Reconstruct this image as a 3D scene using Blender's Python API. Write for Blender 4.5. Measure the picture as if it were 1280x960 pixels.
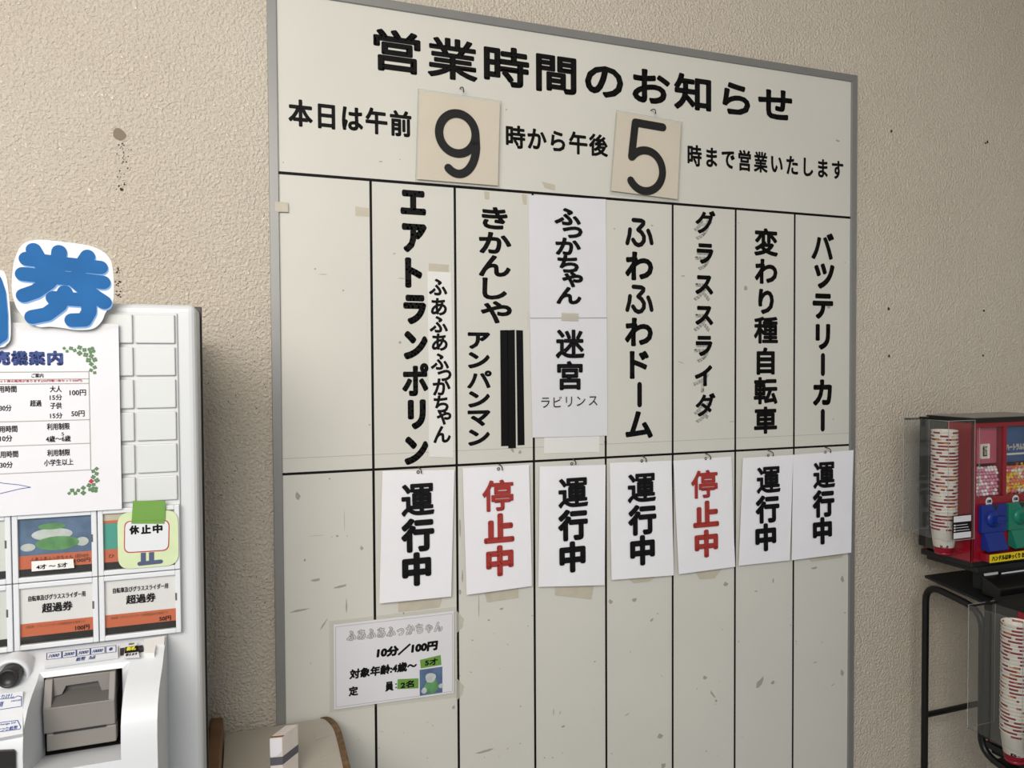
import bpy, bmesh, math, random
from mathutils import Vector, Matrix
import colorsys
random.seed(7)
SC = bpy.context.scene
COL = SC.collection
for _o in list(bpy.data.objects):
    bpy.data.objects.remove(_o)

# ------------------------------------------------------------------ camera
FPX = 920.0
YAW, PITCH, ROLL = 0.34126382641691777, -0.02464404649383296, -0.005429673757063121
CAM = Vector((-0.06781337924444383, -1.7579605635543858, 1.5))
_f = Vector((math.sin(YAW)*math.cos(PITCH), math.cos(YAW)*math.cos(PITCH), math.sin(PITCH)))
_r = Vector((math.cos(YAW), -math.sin(YAW), 0))
_u = _r.cross(_f)
CR = math.cos(ROLL)*_r + math.sin(ROLL)*_u
CU = -math.sin(ROLL)*_r + math.cos(ROLL)*_u
CF = _f
cd = bpy.data.cameras.new('camera')
cd.sensor_width = 36.0
cd.lens = FPX/1280*36.0
cd.clip_start = 0.02
cam = bpy.data.objects.new('camera', cd)
COL.objects.link(cam)
cam.matrix_world = Matrix(((CR.x, CU.x, -CF.x, CAM.x), (CR.y, CU.y, -CF.y, CAM.y), (CR.z, CU.z, -CF.z, CAM.z), (0, 0, 0, 1)))
SC.camera = cam

# ------------------------------------------------------------------ light
SC.view_settings.view_transform = 'Standard'
SC.view_settings.look = 'None'
SC.view_settings.gamma = 1.0
SC.view_settings.exposure = 0.0
SC.view_settings.use_curve_mapping = False
SC.cycles.transparent_max_bounces = 32
wd = bpy.data.worlds.new('daylight')
SC.world = wd
wd.use_nodes = True
wd.node_tree.nodes['Background'].inputs[0].default_value = (0.66, 0.82, 1.0, 1)
wd.node_tree.nodes['Background'].inputs[1].default_value = 0.55

def area_light(name, loc, target, sx, sy, power, col):
    ld = bpy.data.lights.new(name, 'AREA')
    ld.shape = 'RECTANGLE'; ld.size = sx; ld.size_y = sy
    ld.energy = power; ld.color = col
    o = bpy.data.objects.new(name, ld)
    COL.objects.link(o)
    o.location = loc
    o.rotation_euler = (Vector(target)-Vector(loc)).to_track_quat('-Z', 'Y').to_euler()
    return o
area_light('daylight_opening', (-1.0, -2.9, 2.45), (0.0, 0.0, 1.6), 1.9, 1.2, 99, (1.0, 0.945, 0.875))

# ------------------------------------------------------------------ measuring
def ray(px, py):
    return CF + CR*((px-640)/FPX) - CU*((py-480)/FPX)
def onY(px, py, y):
    d = ray(px, py); return CAM + d*((y-CAM.y)/d.y)
def onX(px, py, x):
    d = ray(px, py); return CAM + d*((x-CAM.x)/d.x)
def onZ(px, py, z):
    d = ray(px, py); return CAM + d*((z-CAM.z)/d.z)
def project(p):
    d = Vector(p)-CAM; z = d.dot(CF)
    return 640+FPX*d.dot(CR)/z, 480-FPX*d.dot(CU)/z

class Plane:
    """a flat face in the room: origin, right, up, normal (towards the room)"""
    def __init__(s, o, u=(1, 0, 0), v=(0, 0, 1)):
        s.o = Vector(o); s.u = Vector(u).normalized(); s.v = Vector(v).normalized()
        s.n = s.u.cross(s.v).normalized()
    def pt(s, px, py, off=0.0):
        d = ray(px, py)
        t = (s.o + s.n*off - CAM).dot(s.n)/d.dot(s.n)
        return CAM + d*t
    def px_per_m(s, c):
        a = project(c); b = project(c+s.u*0.01); e = project(c+s.v*0.01)
        return abs(b[0]-a[0])*100, abs(e[1]-a[1])*100
def planeY(y):
    return Plane((0, y, 0))

# ------------------------------------------------------------------ objects
def link(name, mesh, mat=None, parent=None):
    o = bpy.data.objects.new(name, mesh)
    COL.objects.link(o)
    if mat is not None:
        if isinstance(mat, (list, tuple)):
            for m in mat: mesh.materials.append(m)
        else:
            mesh.materials.append(mat)
    if parent is not None:
        o.parent = parent
        o.matrix_parent_inverse = Matrix.Translation(-chain_loc(parent))
    return o
def chain_loc(p):
    return WORLD.get(p.name, Vector((0, 0, 0)))
WORLD = {}
def thing(name, label, cat, loc, group=None):
    o = bpy.data.objects.new(name, None)
    COL.objects.link(o)
    o.location = loc
    o.empty_display_size = 0.05
    WORLD[o.name] = Vector(loc)
    o['label'] = label; o['category'] = cat
    if group: o['group'] = group
    return o
def tag(o, label=None, cat=None, group=None, kind=None):
    if label: o['label'] = label
    if cat: o['category'] = cat
    if group: o['group'] = group
    if kind: o['kind'] = kind
    return o

class MB:
    """collects shapes into one mesh"""
    def __init__(s):
        s.v = []; s.f = []; s.smooth = []; s.mi = []; s.cur = 0
    def face(s, pts, smooth=False):
        b = len(s.v); s.v += [tuple(p) for p in pts]
        s.f.append(tuple(range(b, b+len(pts)))); s.smooth.append(smooth); s.mi.append(s.cur)
    def raw(s, vs, fs, smooth=False):
        b = len(s.v); s.v += [tuple(p) for p in vs]
        for f in fs:
            s.f.append(tuple(i+b for i in f)); s.smooth.append(smooth); s.mi.append(s.cur)
    def box(s, a, b, bev=0.0, seg=2):
        bm = bmesh.new()
        bmesh.ops.create_cube(bm, size=1)
        for v in bm.verts:
            v.co = Vector(((a[0]+b[0])/2+v.co.x*(b[0]-a[0]), (a[1]+b[1])/2+v.co.y*(b[1]-a[1]), (a[2]+b[2])/2+v.co.z*(b[2]-a[2])))
        if bev:
            bmesh.ops.bevel(bm, geom=list(bm.edges), offset=bev, segments=seg, profile=0.5, affect='EDGES')
        s.from_bm(bm)
    def from_bm(s, bm, smooth=False):
        bm.verts.index_update()
        s.raw([v.co.copy() for v in bm.verts], [[v.index for v in f.verts] for f in bm.faces], smooth)
        bm.free()
    def prism(s, poly, d, bev=0.0):
        """closed solid: polygon pushed along vector d"""
        poly = [Vector(p) for p in poly]; d = Vector(d); n = len(poly)
        bm = bmesh.new()
        a = [bm.verts.new(p) for p in poly]; b = [bm.verts.new(p+d) for p in poly]
        bm.faces.new(a); bm.faces.new(list(reversed(b)))
        for i in range(n):
            bm.faces.new((a[i], b[i], b[(i+1) % n], a[(i+1) % n]))
        bmesh.ops.recalc_face_normals(bm, faces=list(bm.faces))
        if bev:
            bmesh.ops.bevel(bm, geom=list(bm.edges), offset=bev, segments=2, profile=0.5, affect='EDGES')
        s.from_bm(bm)
    def tube(s, pts, r, seg=12, cap=True):
        pts = [Vector(p) for p in pts]; n = len(pts); rings = []
        t0 = (pts[1]-pts[0]).normalized()
        ref = Vector((0, 0, 1)) if abs(t0.z) < 0.9 else Vector((1, 0, 0))
        nx = t0.cross(ref).normalized()
        for i in range(n):
            if i == 0: t = t0
            elif i == n-1: t = (pts[i]-pts[i-1]).normalized()
            else: t = ((pts[i]-pts[i-1]).normalized()+(pts[i+1]-pts[i]).normalized()).normalized()
            nx = (nx - t*nx.dot(t)).normalized(); ny = t.cross(nx)
            rr = r[i] if isinstance(r, (list, tuple)) else r
            rings.append([pts[i]+nx*(rr*math.cos(2*math.pi*k/seg))+ny*(rr*math.sin(2*math.pi*k/seg)) for k in range(seg)])
        vs = [p for ring in rings for p in ring]; fs = []
        for i in range(n-1):
            for k in range(seg):
                k2 = (k+1) % seg
                fs.append((i*seg+k, i*seg+k2, (i+1)*seg+k2, (i+1)*seg+k))
        s.raw(vs, fs, True)
        if cap:
            s.face(list(reversed(rings[0]))); s.face(rings[-1])
    def lathe(s, c, prof, seg=32, axis='z', smooth=True):
        c = Vector(c); vs = []; fs = []
        for (r, h) in prof:
            for k in range(seg):
                a = 2*math.pi*k/seg
                if axis == 'z': vs.append(c+Vector((r*math.cos(a), r*math.sin(a), h)))
                else: vs.append(c+Vector((r*math.cos(a), -h, r*math.sin(a))))
        for i in range(len(prof)-1):
            for k in range(seg):
                k2 = (k+1) % seg
                fs.append((i*seg+k, i*seg+k2, (i+1)*seg+k2, (i+1)*seg+k))
        s.raw(vs, fs, smooth)
    # flat strokes and lettering on a plane
    def stroke(s, pl, pts, r, off=0.0004, seg=10, closed=False):
        """round ended line through world points pts on plane pl"""
        s.k = getattr(s, 'k', 0)
        def lift():
            s.k += 1; return pl.n*(off+(s.k % 24)*6e-6)
        pts = [Vector(p) for p in pts]
        for p in pts:
            p = p+lift()
            s.face([p+pl.u*(r*math.cos(2*math.pi*k/seg))+pl.v*(r*math.sin(2*math.pi*k/seg)) for k in range(seg)])
        prs = list(zip(pts, pts[1:]))
        if closed: prs.append((pts[-1], pts[0]))
        for a, b in prs:
            d = b-a
            if d.length < 1e-7: continue
            d.normalize(); w = pl.n.cross(d)*r; h = lift()
            s.face([a-w+h, b-w+h, b+w+h, a+w+h])
    def bar(s, pl, a, b, r, off=0.0004):
        a = Vector(a)+pl.n*off; b = Vector(b)+pl.n*off
        d = (b-a).normalized(); w = pl.n.cross(d)*r
        s.face([a-w, b-w, b+w, a+w])
    def text(s, pl, body, cpx, wpx=None, hpx=None, k=0.03, shear=0.0, off=0.0004, em=None, rot=0.0, cen=None, wh=None, rnd=True):
        """lettering whose ink box is centred where the photo shows it, wpx x hpx photo pixels large (or em metres)"""
        vs, fs, bd, bx = glyphs(body)
        c = Vector(cen) if cen is not None else pl.pt(*cpx)
        mx, my = pl.px_per_m(c)
        iw, ih = bx[2]-bx[0], bx[3]-bx[1]
        if em:
            sx, sy = em; r = k*sy
        else:
            W, H = wh if wh else (wpx/mx, hpx/my)
            r = k*min(W, H) if k > 0 else 0.0
            r = max(r, 0.0)
            sx, sy = (W-2*r)/iw, (H-2*r)/ih
        cx, cy = (bx[0]+bx[2])/2, (bx[1]+bx[3])/2
        cr, sr = math.cos(rot), math.sin(rot)
        out = []
        for x, y in vs:
            yy = (y-cy)*sy; xx = (x-cx)*sx+shear*yy
            xx, yy = xx*cr-yy*sr, xx*sr+yy*cr
            out.append(c+pl.u*xx+pl.v*yy+pl.n*off)
        s.raw(out, fs)
        if r > 0 and rnd:
            seg = 8
            seen = set(); kk = 0
            for a, b in bd:
                kk += 1; h = pl.n*((kk % 24)*4e-6)
                pa, pb = out[a]+h, out[b]+h
                d = pb-pa
                if d.length > 1e-8:
                    d.normalize(); w = pl.n.cross(d)*r
                    s.face([pa-w, pb-w, pb+w, pa+w])
                if a not in seen:
                    seen.add(a)
                    s.face([pa+pl.u*(r*math.cos(2*math.pi*q/seg))+pl.v*(r*math.sin(2*math.pi*q/seg)) for q in range(seg)])
    def quad_px(s, pl, q, off=0.0, th=0.0):
        pts = [pl.pt(x, y, off) for x, y in q]
        if th: s.prism(pts, pl.n*(-th))
        else: s.face(pts)
    def build(s, name, mat, parent=None):
        me = bpy.data.meshes.new(name)
        me.from_pydata(s.v, [], s.f)
        me.polygons.foreach_set('use_smooth', s.smooth)
        me.polygons.foreach_set('material_index', s.mi)
        me.update()
        return link(name, me, mat, parent)

GL = {}
def glyphs(body):
    if body in GL: return GL[body]
    c = bpy.data.curves.new('lettering', 'FONT'); c.body = body; c.resolution_u = 3
    o = bpy.data.objects.new('lettering', c)
    COL.objects.link(o)
    m = bpy.data.meshes.new_from_object(o)
    bm = bmesh.new(); bm.from_mesh(m)
    bmesh.ops.remove_doubles(bm, verts=bm.verts, dist=1e-5)
    for f in bm.faces:
        if f.normal.z < 0: f.normal_flip()
    bm.verts.index_update()
    vs = [(v.co.x, v.co.y) for v in bm.verts]
    fs = [[v.index for v in f.verts] for f in bm.faces]
    bd = [(e.verts[0].index, e.verts[1].index) for e in bm.edges if len(e.link_faces) == 1]
    bd += [(b, a) for a, b in bd if False]
    # every outline vertex must start one edge
    st = {a for a, b in bd}
    bd += [(b, b) for a, b in bd if b not in st]
    bm.free()
    bpy.data.objects.remove(o); bpy.data.meshes.remove(m); bpy.data.curves.remove(c)
    bx = (min(v[0] for v in vs), min(v[1] for v in vs), max(v[0] for v in vs), max(v[1] for v in vs))
    GL[body] = (vs, fs, bd, bx)
    return GL[body]

def lerp(a, b, t): return (a[0]+(b[0]-a[0])*t, a[1]+(b[1]-a[1])*t)

# ------------------------------------------------------------------ materials
def srgb(r, g, b):
    f = lambda c: (c/255/12.92) if c/255 <= 0.04045 else ((c/255+0.055)/1.055)**2.4
    return (f(r), f(g), f(b), 1)
def mat(name, rgb, rough=0.6, metal=0.0, spec=0.5, var=0.0, var_scale=6.0, bump=0.0, bump_scale=40.0, bump_dist=0.002, coat=0.0, trans=0.0, alpha=1.0, ior=1.45, sub=0.0):
    m = bpy.data.materials.new(name); m.use_nodes = True
    nt = m.node_tree; b = nt.nodes['Principled BSDF']
    c = srgb(*rgb)
    b.inputs['Base Color'].default_value = c
    b.inputs['Roughness'].default_value = rough
    b.inputs['Metallic'].default_value = metal
    b.inputs['Specular IOR Level'].default_value = spec
    b.inputs['Coat Weight'].default_value = coat
    b.inputs['Transmission Weight'].default_value = trans
    b.inputs['Alpha'].default_value = alpha
    b.inputs['IOR'].default_value = ior
    if var or bump:
        tc = nt.nodes.new('ShaderNodeTexCoord')
    if var:
        n = nt.nodes.new('ShaderNodeTexNoise'); n.inputs['Scale'].default_value = var_scale; n.inputs['Detail'].default_value = 5
        nt.links.new(tc.outputs['Object'], n.inputs['Vector'])
        rp = nt.nodes.new('ShaderNodeValToRGB')
        rp.color_ramp.elements[0].position = 0.3; rp.color_ramp.elements[1].position = 0.7
        rp.color_ramp.elements[0].color = tuple(x*(1-var) for x in c[:3])+(1,)
        rp.color_ramp.elements[1].color = tuple(min(1, x*(1+var*0.4)) for x in c[:3])+(1,)
        nt.links.new(n.outputs['Fac'], rp.inputs['Fac'])
        nt.links.new(rp.outputs['Color'], b.inputs['Base Color'])
    if bump:
        n2 = nt.nodes.new('ShaderNodeTexNoise'); n2.inputs['Scale'].default_value = bump_scale; n2.inputs['Detail'].default_value = 3
        nt.links.new(tc.outputs['Object'], n2.inputs['Vector'])
        bp = nt.nodes.new('ShaderNodeBump'); bp.inputs['Strength'].default_value = bump; bp.inputs['Distance'].default_value = bump_dist
        nt.links.new(n2.outputs['Fac'], bp.inputs['Height'])
        nt.links.new(bp.outputs['Normal'], b.inputs['Normal'])
    return m
def clear_mat(name, tint=(255, 255, 255), amount=0.02, rough=0.08, refl=0.03):
    """thin clear plastic: see-through, mirror-like at grazing angles, a little milky"""
    m = bpy.data.materials.new(name); m.use_nodes = True
    nt = m.node_tree; nt.nodes.clear()
    out = nt.nodes.new('ShaderNodeOutputMaterial')
    tr = nt.nodes.new('ShaderNodeBsdfTransparent'); tr.inputs[0].default_value = srgb(*tint)
    gl = nt.nodes.new('ShaderNodeBsdfGlossy'); gl.inputs['Roughness'].default_value = rough
    df = nt.nodes.new('ShaderNodeBsdfDiffuse'); df.inputs[0].default_value = srgb(225, 225, 220)
    lw = nt.nodes.new('ShaderNodeLayerWeight'); pw = nt.nodes.new('ShaderNodeMath'); pw.operation = 'POWER'; pw.inputs[1].default_value = 5.0
    fr = nt.nodes.new('ShaderNodeMath'); fr.operation = 'MULTIPLY_ADD'; fr.inputs[1].default_value = 0.9; fr.inputs[2].default_value = refl
    nt.links.new(lw.outputs['Facing'], pw.inputs[0]); nt.links.new(pw.outputs[0], fr.inputs[0])
    m1 = nt.nodes.new('ShaderNodeMixShader'); m1.inputs[0].default_value = amount
    m2 = nt.nodes.new('ShaderNodeMixShader')
    nt.links.new(tr.outputs[0], m1.inputs[1]); nt.links.new(df.outputs[0], m1.inputs[2])
    nt.links.new(fr.outputs[0], m2.inputs[0]); nt.links.new(m1.outputs[0], m2.inputs[1]); nt.links.new(gl.outputs[0], m2.inputs[2])
    nt.links.new(m2.outputs[0], out.inputs[0])
    return m
def stucco_mat():
    m = bpy.data.materials.new('stucco'); m.use_nodes = True
    nt = m.node_tree; b = nt.nodes['Principled BSDF']; N = nt.nodes.new; L = nt.links.new
    b.inputs['Roughness'].default_value = 0.85; b.inputs['Specular IOR Level'].default_value = 0.25
    tc = N('ShaderNodeTexCoord')
    n1 = N('ShaderNodeTexNoise'); n1.inputs['Scale'].default_value = 150; n1.inputs['Detail'].default_value = 4.0; n1.inputs['Roughness'].default_value = 0.6
    n2 = N('ShaderNodeTexVoronoi'); n2.inputs['Scale'].default_value = 140; n2.feature = 'SMOOTH_F1'; n2.inputs['Smoothness'].default_value = 0.6
    n3 = N('ShaderNodeTexNoise'); n3.inputs['Scale'].default_value = 1.6; n3.inputs['Detail'].default_value = 4
    for n in (n1, n2, n3): L(tc.outputs['Object'], n.inputs['Vector'])
    ad = N('ShaderNodeMath'); ad.operation = 'MULTIPLY_ADD'; ad.inputs[1].default_value = -0.18
    L(n2.outputs['Distance'], ad.inputs[0]); L(n1.outputs['Fac'], ad.inputs[2])
    rp0 = N('ShaderNodeMapRange'); rp0.inputs['From Min'].default_value = 0.22; rp0.inputs['From Max'].default_value = 0.58
    L(ad.outputs[0], rp0.inputs['Value'])
    bp = N('ShaderNodeBump'); bp.inputs['Strength'].default_value = 1.0; bp.inputs['Distance'].default_value = 0.0056
    L(rp0.outputs['Result'], bp.inputs['Height']); L(bp.outputs['Normal'], b.inputs['Normal'])
    rp = N('ShaderNodeValToRGB')
    rp.color_ramp.elements[0].position = 0.3; rp.color_ramp.elements[1].position = 0.7
    rp.color_ramp.elements[0].color = srgb(230, 217, 199); rp.color_ramp.elements[1].color = srgb(238, 227, 210)
    L(n3.outputs['Fac'], rp.inputs['Fac'])
    L(rp.outputs['Color'], b.inputs['Base Color'])
    return m
def cup_mat():
    m = bpy.data.materials.new('striped_paper'); m.use_nodes = True
    nt = m.node_tree; b = nt.nodes['Principled BSDF']; N = nt.nodes.new; L = nt.links.new
    b.inputs['Roughness'].default_value = 0.45
    tc = N('ShaderNodeTexCoord'); sp = N('ShaderNodeSeparateXYZ'); L(tc.outputs['Object'], sp.inputs[0])
    at = N('ShaderNodeMath'); at.operation = 'ARCTAN2'; L(sp.outputs['Y'], at.inputs[0]); L(sp.outputs['X'], at.inputs[1])
    oi = N('ShaderNodeObjectInfo')
    def dash(z0, z1, scale, thr, seed):
        cx = N('ShaderNodeCombineXYZ'); L(at.outputs[0], cx.inputs[0])
        mu = N('ShaderNodeMath'); mu.operation = 'MULTIPLY_ADD'; mu.inputs[1].default_value = 37.0; mu.inputs[2].default_value = seed
        L(oi.outputs['Random'], mu.inputs[0]); L(mu.outputs[0], cx.inputs[1])
        no = N('ShaderNodeTexNoise'); no.inputs['Scale'].default_value = scale; no.inputs['Detail'].default_value = 0
        L(cx.outputs[0], no.inputs['Vector'])
        g = N('ShaderNodeMath'); g.operation = 'GREATER_THAN'; g.inputs[1].default_value = thr; L(no.outputs['Fac'], g.inputs[0])
        a = N('ShaderNodeMath'); a.operation = 'GREATER_THAN'; a.inputs[1].default_value = z0; L(sp.outputs['Z'], a.inputs[0])
        c = N('ShaderNodeMath'); c.operation = 'LESS_THAN'; c.inputs[1].default_value = z1; L(sp.outputs['Z'], c.inputs[0])
        p = N('ShaderNodeMath'); p.operation = 'MULTIPLY'; L(a.outputs[0], p.inputs[0]); L(c.outputs[0], p.inputs[1])
        q = N('ShaderNodeMath'); q.operation = 'MULTIPLY'; L(p.outputs[0], q.inputs[0]); L(g.outputs[0], q.inputs[1])
        return q
    d1 = dash(0.0632, 0.0686, 1.15, 0.47, 0.0)
    d2 = dash(0.0640, 0.0668, 1.3, 0.66, 5.0)
    d3 = dash(-0.01, 0.014, 0.2, 0.0, 1.0)
    m1 = N('ShaderNodeMix'); m1.data_type = 'RGBA'; m1.inputs[6].default_value = srgb(236, 228, 216); m1.inputs[7].default_value = srgb(150, 16, 50); L(d1.outputs[0], m1.inputs[0])
    m2 = N('ShaderNodeMix'); m2.data_type = 'RGBA'; m2.inputs[7].default_value = srgb(225, 150, 60); L(d2.outputs[0], m2.inputs[0]); L(m1.outputs[2], m2.inputs[6])
    m3 = N('ShaderNodeMix'); m3.data_type = 'RGBA'; m3.inputs[7].default_value = srgb(168, 22, 52); L(d3.outputs[0], m3.inputs[0]); L(m2.outputs[2], m3.inputs[6])
    L(m3.outputs[2], b.inputs['Base Color'])
    return m

M = dict(
    stucco=stucco_mat(),
    floor=mat('concrete_floor', (150, 146, 138), 0.8, var=0.15),
    ceil=mat('ceiling_paint', (205, 200, 190), 0.9, var=0.03),
    panel=mat('painted_panel', (206, 204, 195), 0.5, var=0.035, var_scale=3.0),
    frame=mat('aluminium_frame', (140, 139, 137), 0.42, metal=0.35, var=0.05, var_scale=8),
    ink=mat('black_vinyl', (10, 9, 9), 0.6, spec=0.2),
    ink_soft=mat('black_print', (17, 16, 17), 0.65, spec=0.2),
    ghost=mat('old_glue', (178, 176, 168), 0.5),
    red=mat('red_print', (158, 50, 44), 0.6),
    paper=mat('white_paper', (234, 233, 237), 0.5, var=0.02, var_scale=12, bump=0.25, bump_scale=14, bump_dist=0.004),
    paper_plain=mat('copy_paper', (216, 215, 219), 0.55, var=0.02, var_scale=10, bump=0.2, bump_scale=12, bump_dist=0.003),
    card=mat('cream_card', (214, 204, 189), 0.5, var=0.04, var_scale=9),
    slip=mat('thin_slip', (222, 221, 217), 0.5, var=0.02),
    clear=clear_mat('clear_plastic', (252, 252, 250), 0.004, 0.1, 0.012),
    film=clear_mat('laminate_film', (252, 252, 251), 0.008, 0.3, 0.006),
    acrylic=clear_mat('acrylic', (248, 249, 249), 0.012, 0.02),
    acrylic_edge=clear_mat('acrylic_edge', (215, 220, 220), 0.30, 0.15),
    tape=clear_mat('old_tape', (238, 230, 205), 0.45, 0.3),
    tan=mat('aged_tape', (192, 184, 166), 0.5, var=0.1, var_scale=30),
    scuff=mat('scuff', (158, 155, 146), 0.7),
    hook=mat('hook_wire', (84, 78, 70), 0.35, metal=0.8),
    green=mat('green_tape', (104, 148, 62), 0.5, var=0.05, var_scale=60),
    pale_green=mat('pale_green_card', (200, 212, 170), 0.5, var=0.05, var_scale=40),
    white=mat('white_enamel', (204, 206, 208), 0.35),
    white_plastic=mat('white_plastic', (211, 213, 216), 0.4),
    cell=mat('button_blank', (203, 205, 204), 0.4),
    groove=mat('grey_groove', (205, 206, 206), 0.6),
    side=mat('grey_paint', (196, 195, 190), 0.45),
    dark=mat('dark_plastic', (38, 36, 36), 0.4),
    black=mat('black_steel', (14, 14, 15), 0.38),
    black_matt=mat('black_plastic', (26, 27, 28), 0.55),
    grey_unit=mat('grey_plastic', (126, 122, 117), 0.5),
    grey_unit_dark=mat('dark_grey_plastic', (88, 86, 82), 0.5),
    blue=mat('blue_print', (40, 98, 156), 0.7, spec=0.15, var=0.10, var_scale=25),
    blue_light=mat('pale_blue_print', (124, 160, 205), 0.7, spec=0.15),
    navy=mat('navy_print', (45, 66, 128), 0.6),
    pen=mat('blue_line', (60, 78, 150), 0.6),
    rear=mat('smoke_plastic', (62, 60, 56), 0.5),
    crimson=mat('crimson_print', (178, 40, 62), 0.6),
    orange=mat('orange_print', (190, 100, 70), 0.5),
    sky=mat('picture_blue', (88, 112, 145), 0.5, var=0.3, var_scale=40),
    leaf=mat('picture_green', (96, 150, 96), 0.5, var=0.4, var_scale=50),
    pale=mat('picture_pale', (190, 196, 196), 0.5, var=0.2, var_scale=60),
    teal_print=mat('picture_teal', (72, 150, 140), 0.5),
    clover=mat('clover_green', (86, 120, 80), 0.6),
    slate=mat('slate_print', (74, 82, 112), 0.5),
    yellow_ink=mat('yellow_print', (226, 222, 60), 0.5),
    wood=mat('brown_wood', (122, 88, 58), 0.5, var=0.3, var_scale=14),
    brown_dark=mat('dark_brown', (52, 32, 26), 0.5, var=0.3, var_scale=14),
    worn=mat('worn_edge', (120, 92, 62), 0.7, var=0.6, var_scale=60),
    top=mat('beige_laminate', (182, 176, 164), 0.4, var=0.04, var_scale=10),
    carton=mat('carton_white', (222, 212, 205), 0.6, var=0.05, var_scale=60),
    carton_grey=mat('carton_grey', (92, 90, 100), 0.6),
    kraft=mat('cardboard', (140, 98, 66), 0.8, var=0.2, var_scale=80),
    red_body=mat('red_plastic', (138, 15, 34), 0.32, coat=0.3),
    lid_top=mat('lid_top', (120, 118, 112), 0.3),
    royal=mat('blue_plastic', (16, 44, 128), 0.35),
    teal=mat('teal_plastic', (28, 118, 96), 0.35),
    yellow=mat('yellow_label', (226, 200, 30), 0.5),
    pinkcard=mat('pink_card', (196, 88, 112), 0.5),
    bluecard=mat('blue_card', (52, 92, 140), 0.5),
    cup=cup_mat(),
    candy_p=mat('pink_candy', (216, 138, 160), 0.35), candy_w=mat('white_candy', (244, 228, 230), 0.35),
    wrap_y=mat('yellow_wrap', (232, 200, 60), 0.35), wrap_o=mat('orange_wrap', (230, 120, 40), 0.35),
    wrap_p=mat('pink_wrap', (222, 110, 130), 0.35), wrap_w=mat('white_wrap', (236, 226, 214), 0.35),
    fleck=mat('wall_fleck', (132, 120, 102), 0.9), hole=mat('nail_hole', (62, 50, 38), 0.9),
)
BP = planeY(0.0)          # the face of the board
WALL_Y = 0.014

# ------------------------------------------------------------------ the room
def struct(o): o['kind'] = 'structure'; return o
b = MB(); b.box((-3.2, WALL_Y, 0), (3.3, WALL_Y+0.12, 2.9)); wall_back = struct(b.build('wall_back', M['stucco']))
b = MB(); b.box((3.2, -5.0, 0), (3.3, WALL_Y, 2.9)); struct(b.build('unseen_wall_right', M['stucco']))  # unseen side wall, added to keep ambient light off the right
b = MB(); b.box((-3.2, -5.0, -0.1), (3.3, WALL_Y+0.12, 0)); struct(b.build('floor', M['floor']))
b = MB(); b.box((-3.2, -2.6, 2.9), (3.3, WALL_Y+0.12, 3.0)); struct(b.build('unseen_ceiling', M['ceil']))  # out of view, added to block skylight from above
WP = planeY(WALL_Y)
# flaked paint and nail holes in the stucco
def blob(mb, pl, c, r, off, wob=0.25, seg=12):
    ph = random.random()*6
    mb.face([c+pl.n*off+pl.u*(r*(1+wob*math.sin(3*a+ph))*math.cos(a))+pl.v*(r*(1+wob*math.cos(2*a+ph))*math.sin(a)) for a in [2*math.pi*k/seg for k in range(seg)]])
fl = MB(); blob(fl, WP, WP.pt(149, 168), 0.0125, 0.0012, 0.12)
tag(fl.build('paint_fleck', M['fleck'], wall_back), 'round patch of bare grey render where paint flaked off')
for x, y, r in [(152, 237, .0035), (1114, 164, .0042), (1231.5, 179, .0036), (1234, 177.5, .0042), (1110.5, 386, .0046), (1229.5, 388.5, .0042), (1111, 445, .0042), (1228.5, 444.5, .004)]:
    b = MB(); blob(b, WP, WP.pt(x, y), r, 0.0012, 0.2); b.build('nail_hole', M['hole'], wall_back)
sp = MB()
for k in range(34):
    sp_x, sp_y = random.gauss(153, 4), random.uniform(178, 240)
    blob(sp, WP, WP.pt(sp_x, sp_y), random.uniform(.0008, .0018), 0.001, 0.2, 6)
for k in range(26):
    blob(sp, WP, WP.pt(random.uniform(144, 152), random.uniform(330, 372)), random.uniform(.0008, .002), 0.001, 0.2, 6)
for k in range(90):
    blob(sp, WP, WP.pt(random.uniform(246, 335), random.uniform(395, 800)), random.uniform(.0006, .0014), 0.001, 0.2, 6)
tag(sp.build('dirt_specks', M['hole'], wall_back), kind='stuff')

# ------------------------------------------------------------------ the notice board
board = thing('notice_board', 'large white notice board in a grey frame listing opening hours and rides', 'notice board', (0.82, 0.0, 0.26))
XL, XR, ZB, ZT = -0.002, 1.640, 0.10, 2.3449
b = MB(); b.box((XL-0.006, 0.0, ZB-0.006), (XR+0.006, WALL_Y-0.0005, ZT+0.006)); b.build('panel', M['panel'], board)
b = MB(); FW = 0.0205; fy0, fy1 = -0.006, WALL_Y-0.0002
def mitre(p0, p1, q1, q0):
    b.prism([(p0[0], fy0, p0[1]), (p1[0], fy0, p1[1]), (q1[0], fy0, q1[1]), (q0[0], fy0, q0[1])], (0, fy1-fy0, 0), 0.0012)
o_ = [(XL-FW, ZB-FW), (XR+FW, ZB-FW), (XR+FW, ZT+FW), (XL-FW, ZT+FW)]; i_ = [(XL, ZB), (XR, ZB), (XR, ZT), (XL, ZT)]
for k in range(4): mitre(o_[k], o_[(k+1) % 4], i_[(k+1) % 4], i_[k])
b.build('frame', M['frame'], board)
# ruled lines
Z2, Z3 = 1.9405, 1.2548
CW = 0.205
b = MB()
b.bar(BP, (XL, 0, Z2), (XR, 0, Z2), 0.0034); b.bar(BP, (XL, 0, Z3), (XR, 0, Z3), 0.0030)
for k in range(1, 8):
    top = Z2; bot = ZB
    b.bar(BP, (k*CW, 0, top), (k*CW, 0, bot), 0.0030, 0.00035)
b.build('ruled_lines', M['ink'], board)

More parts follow.
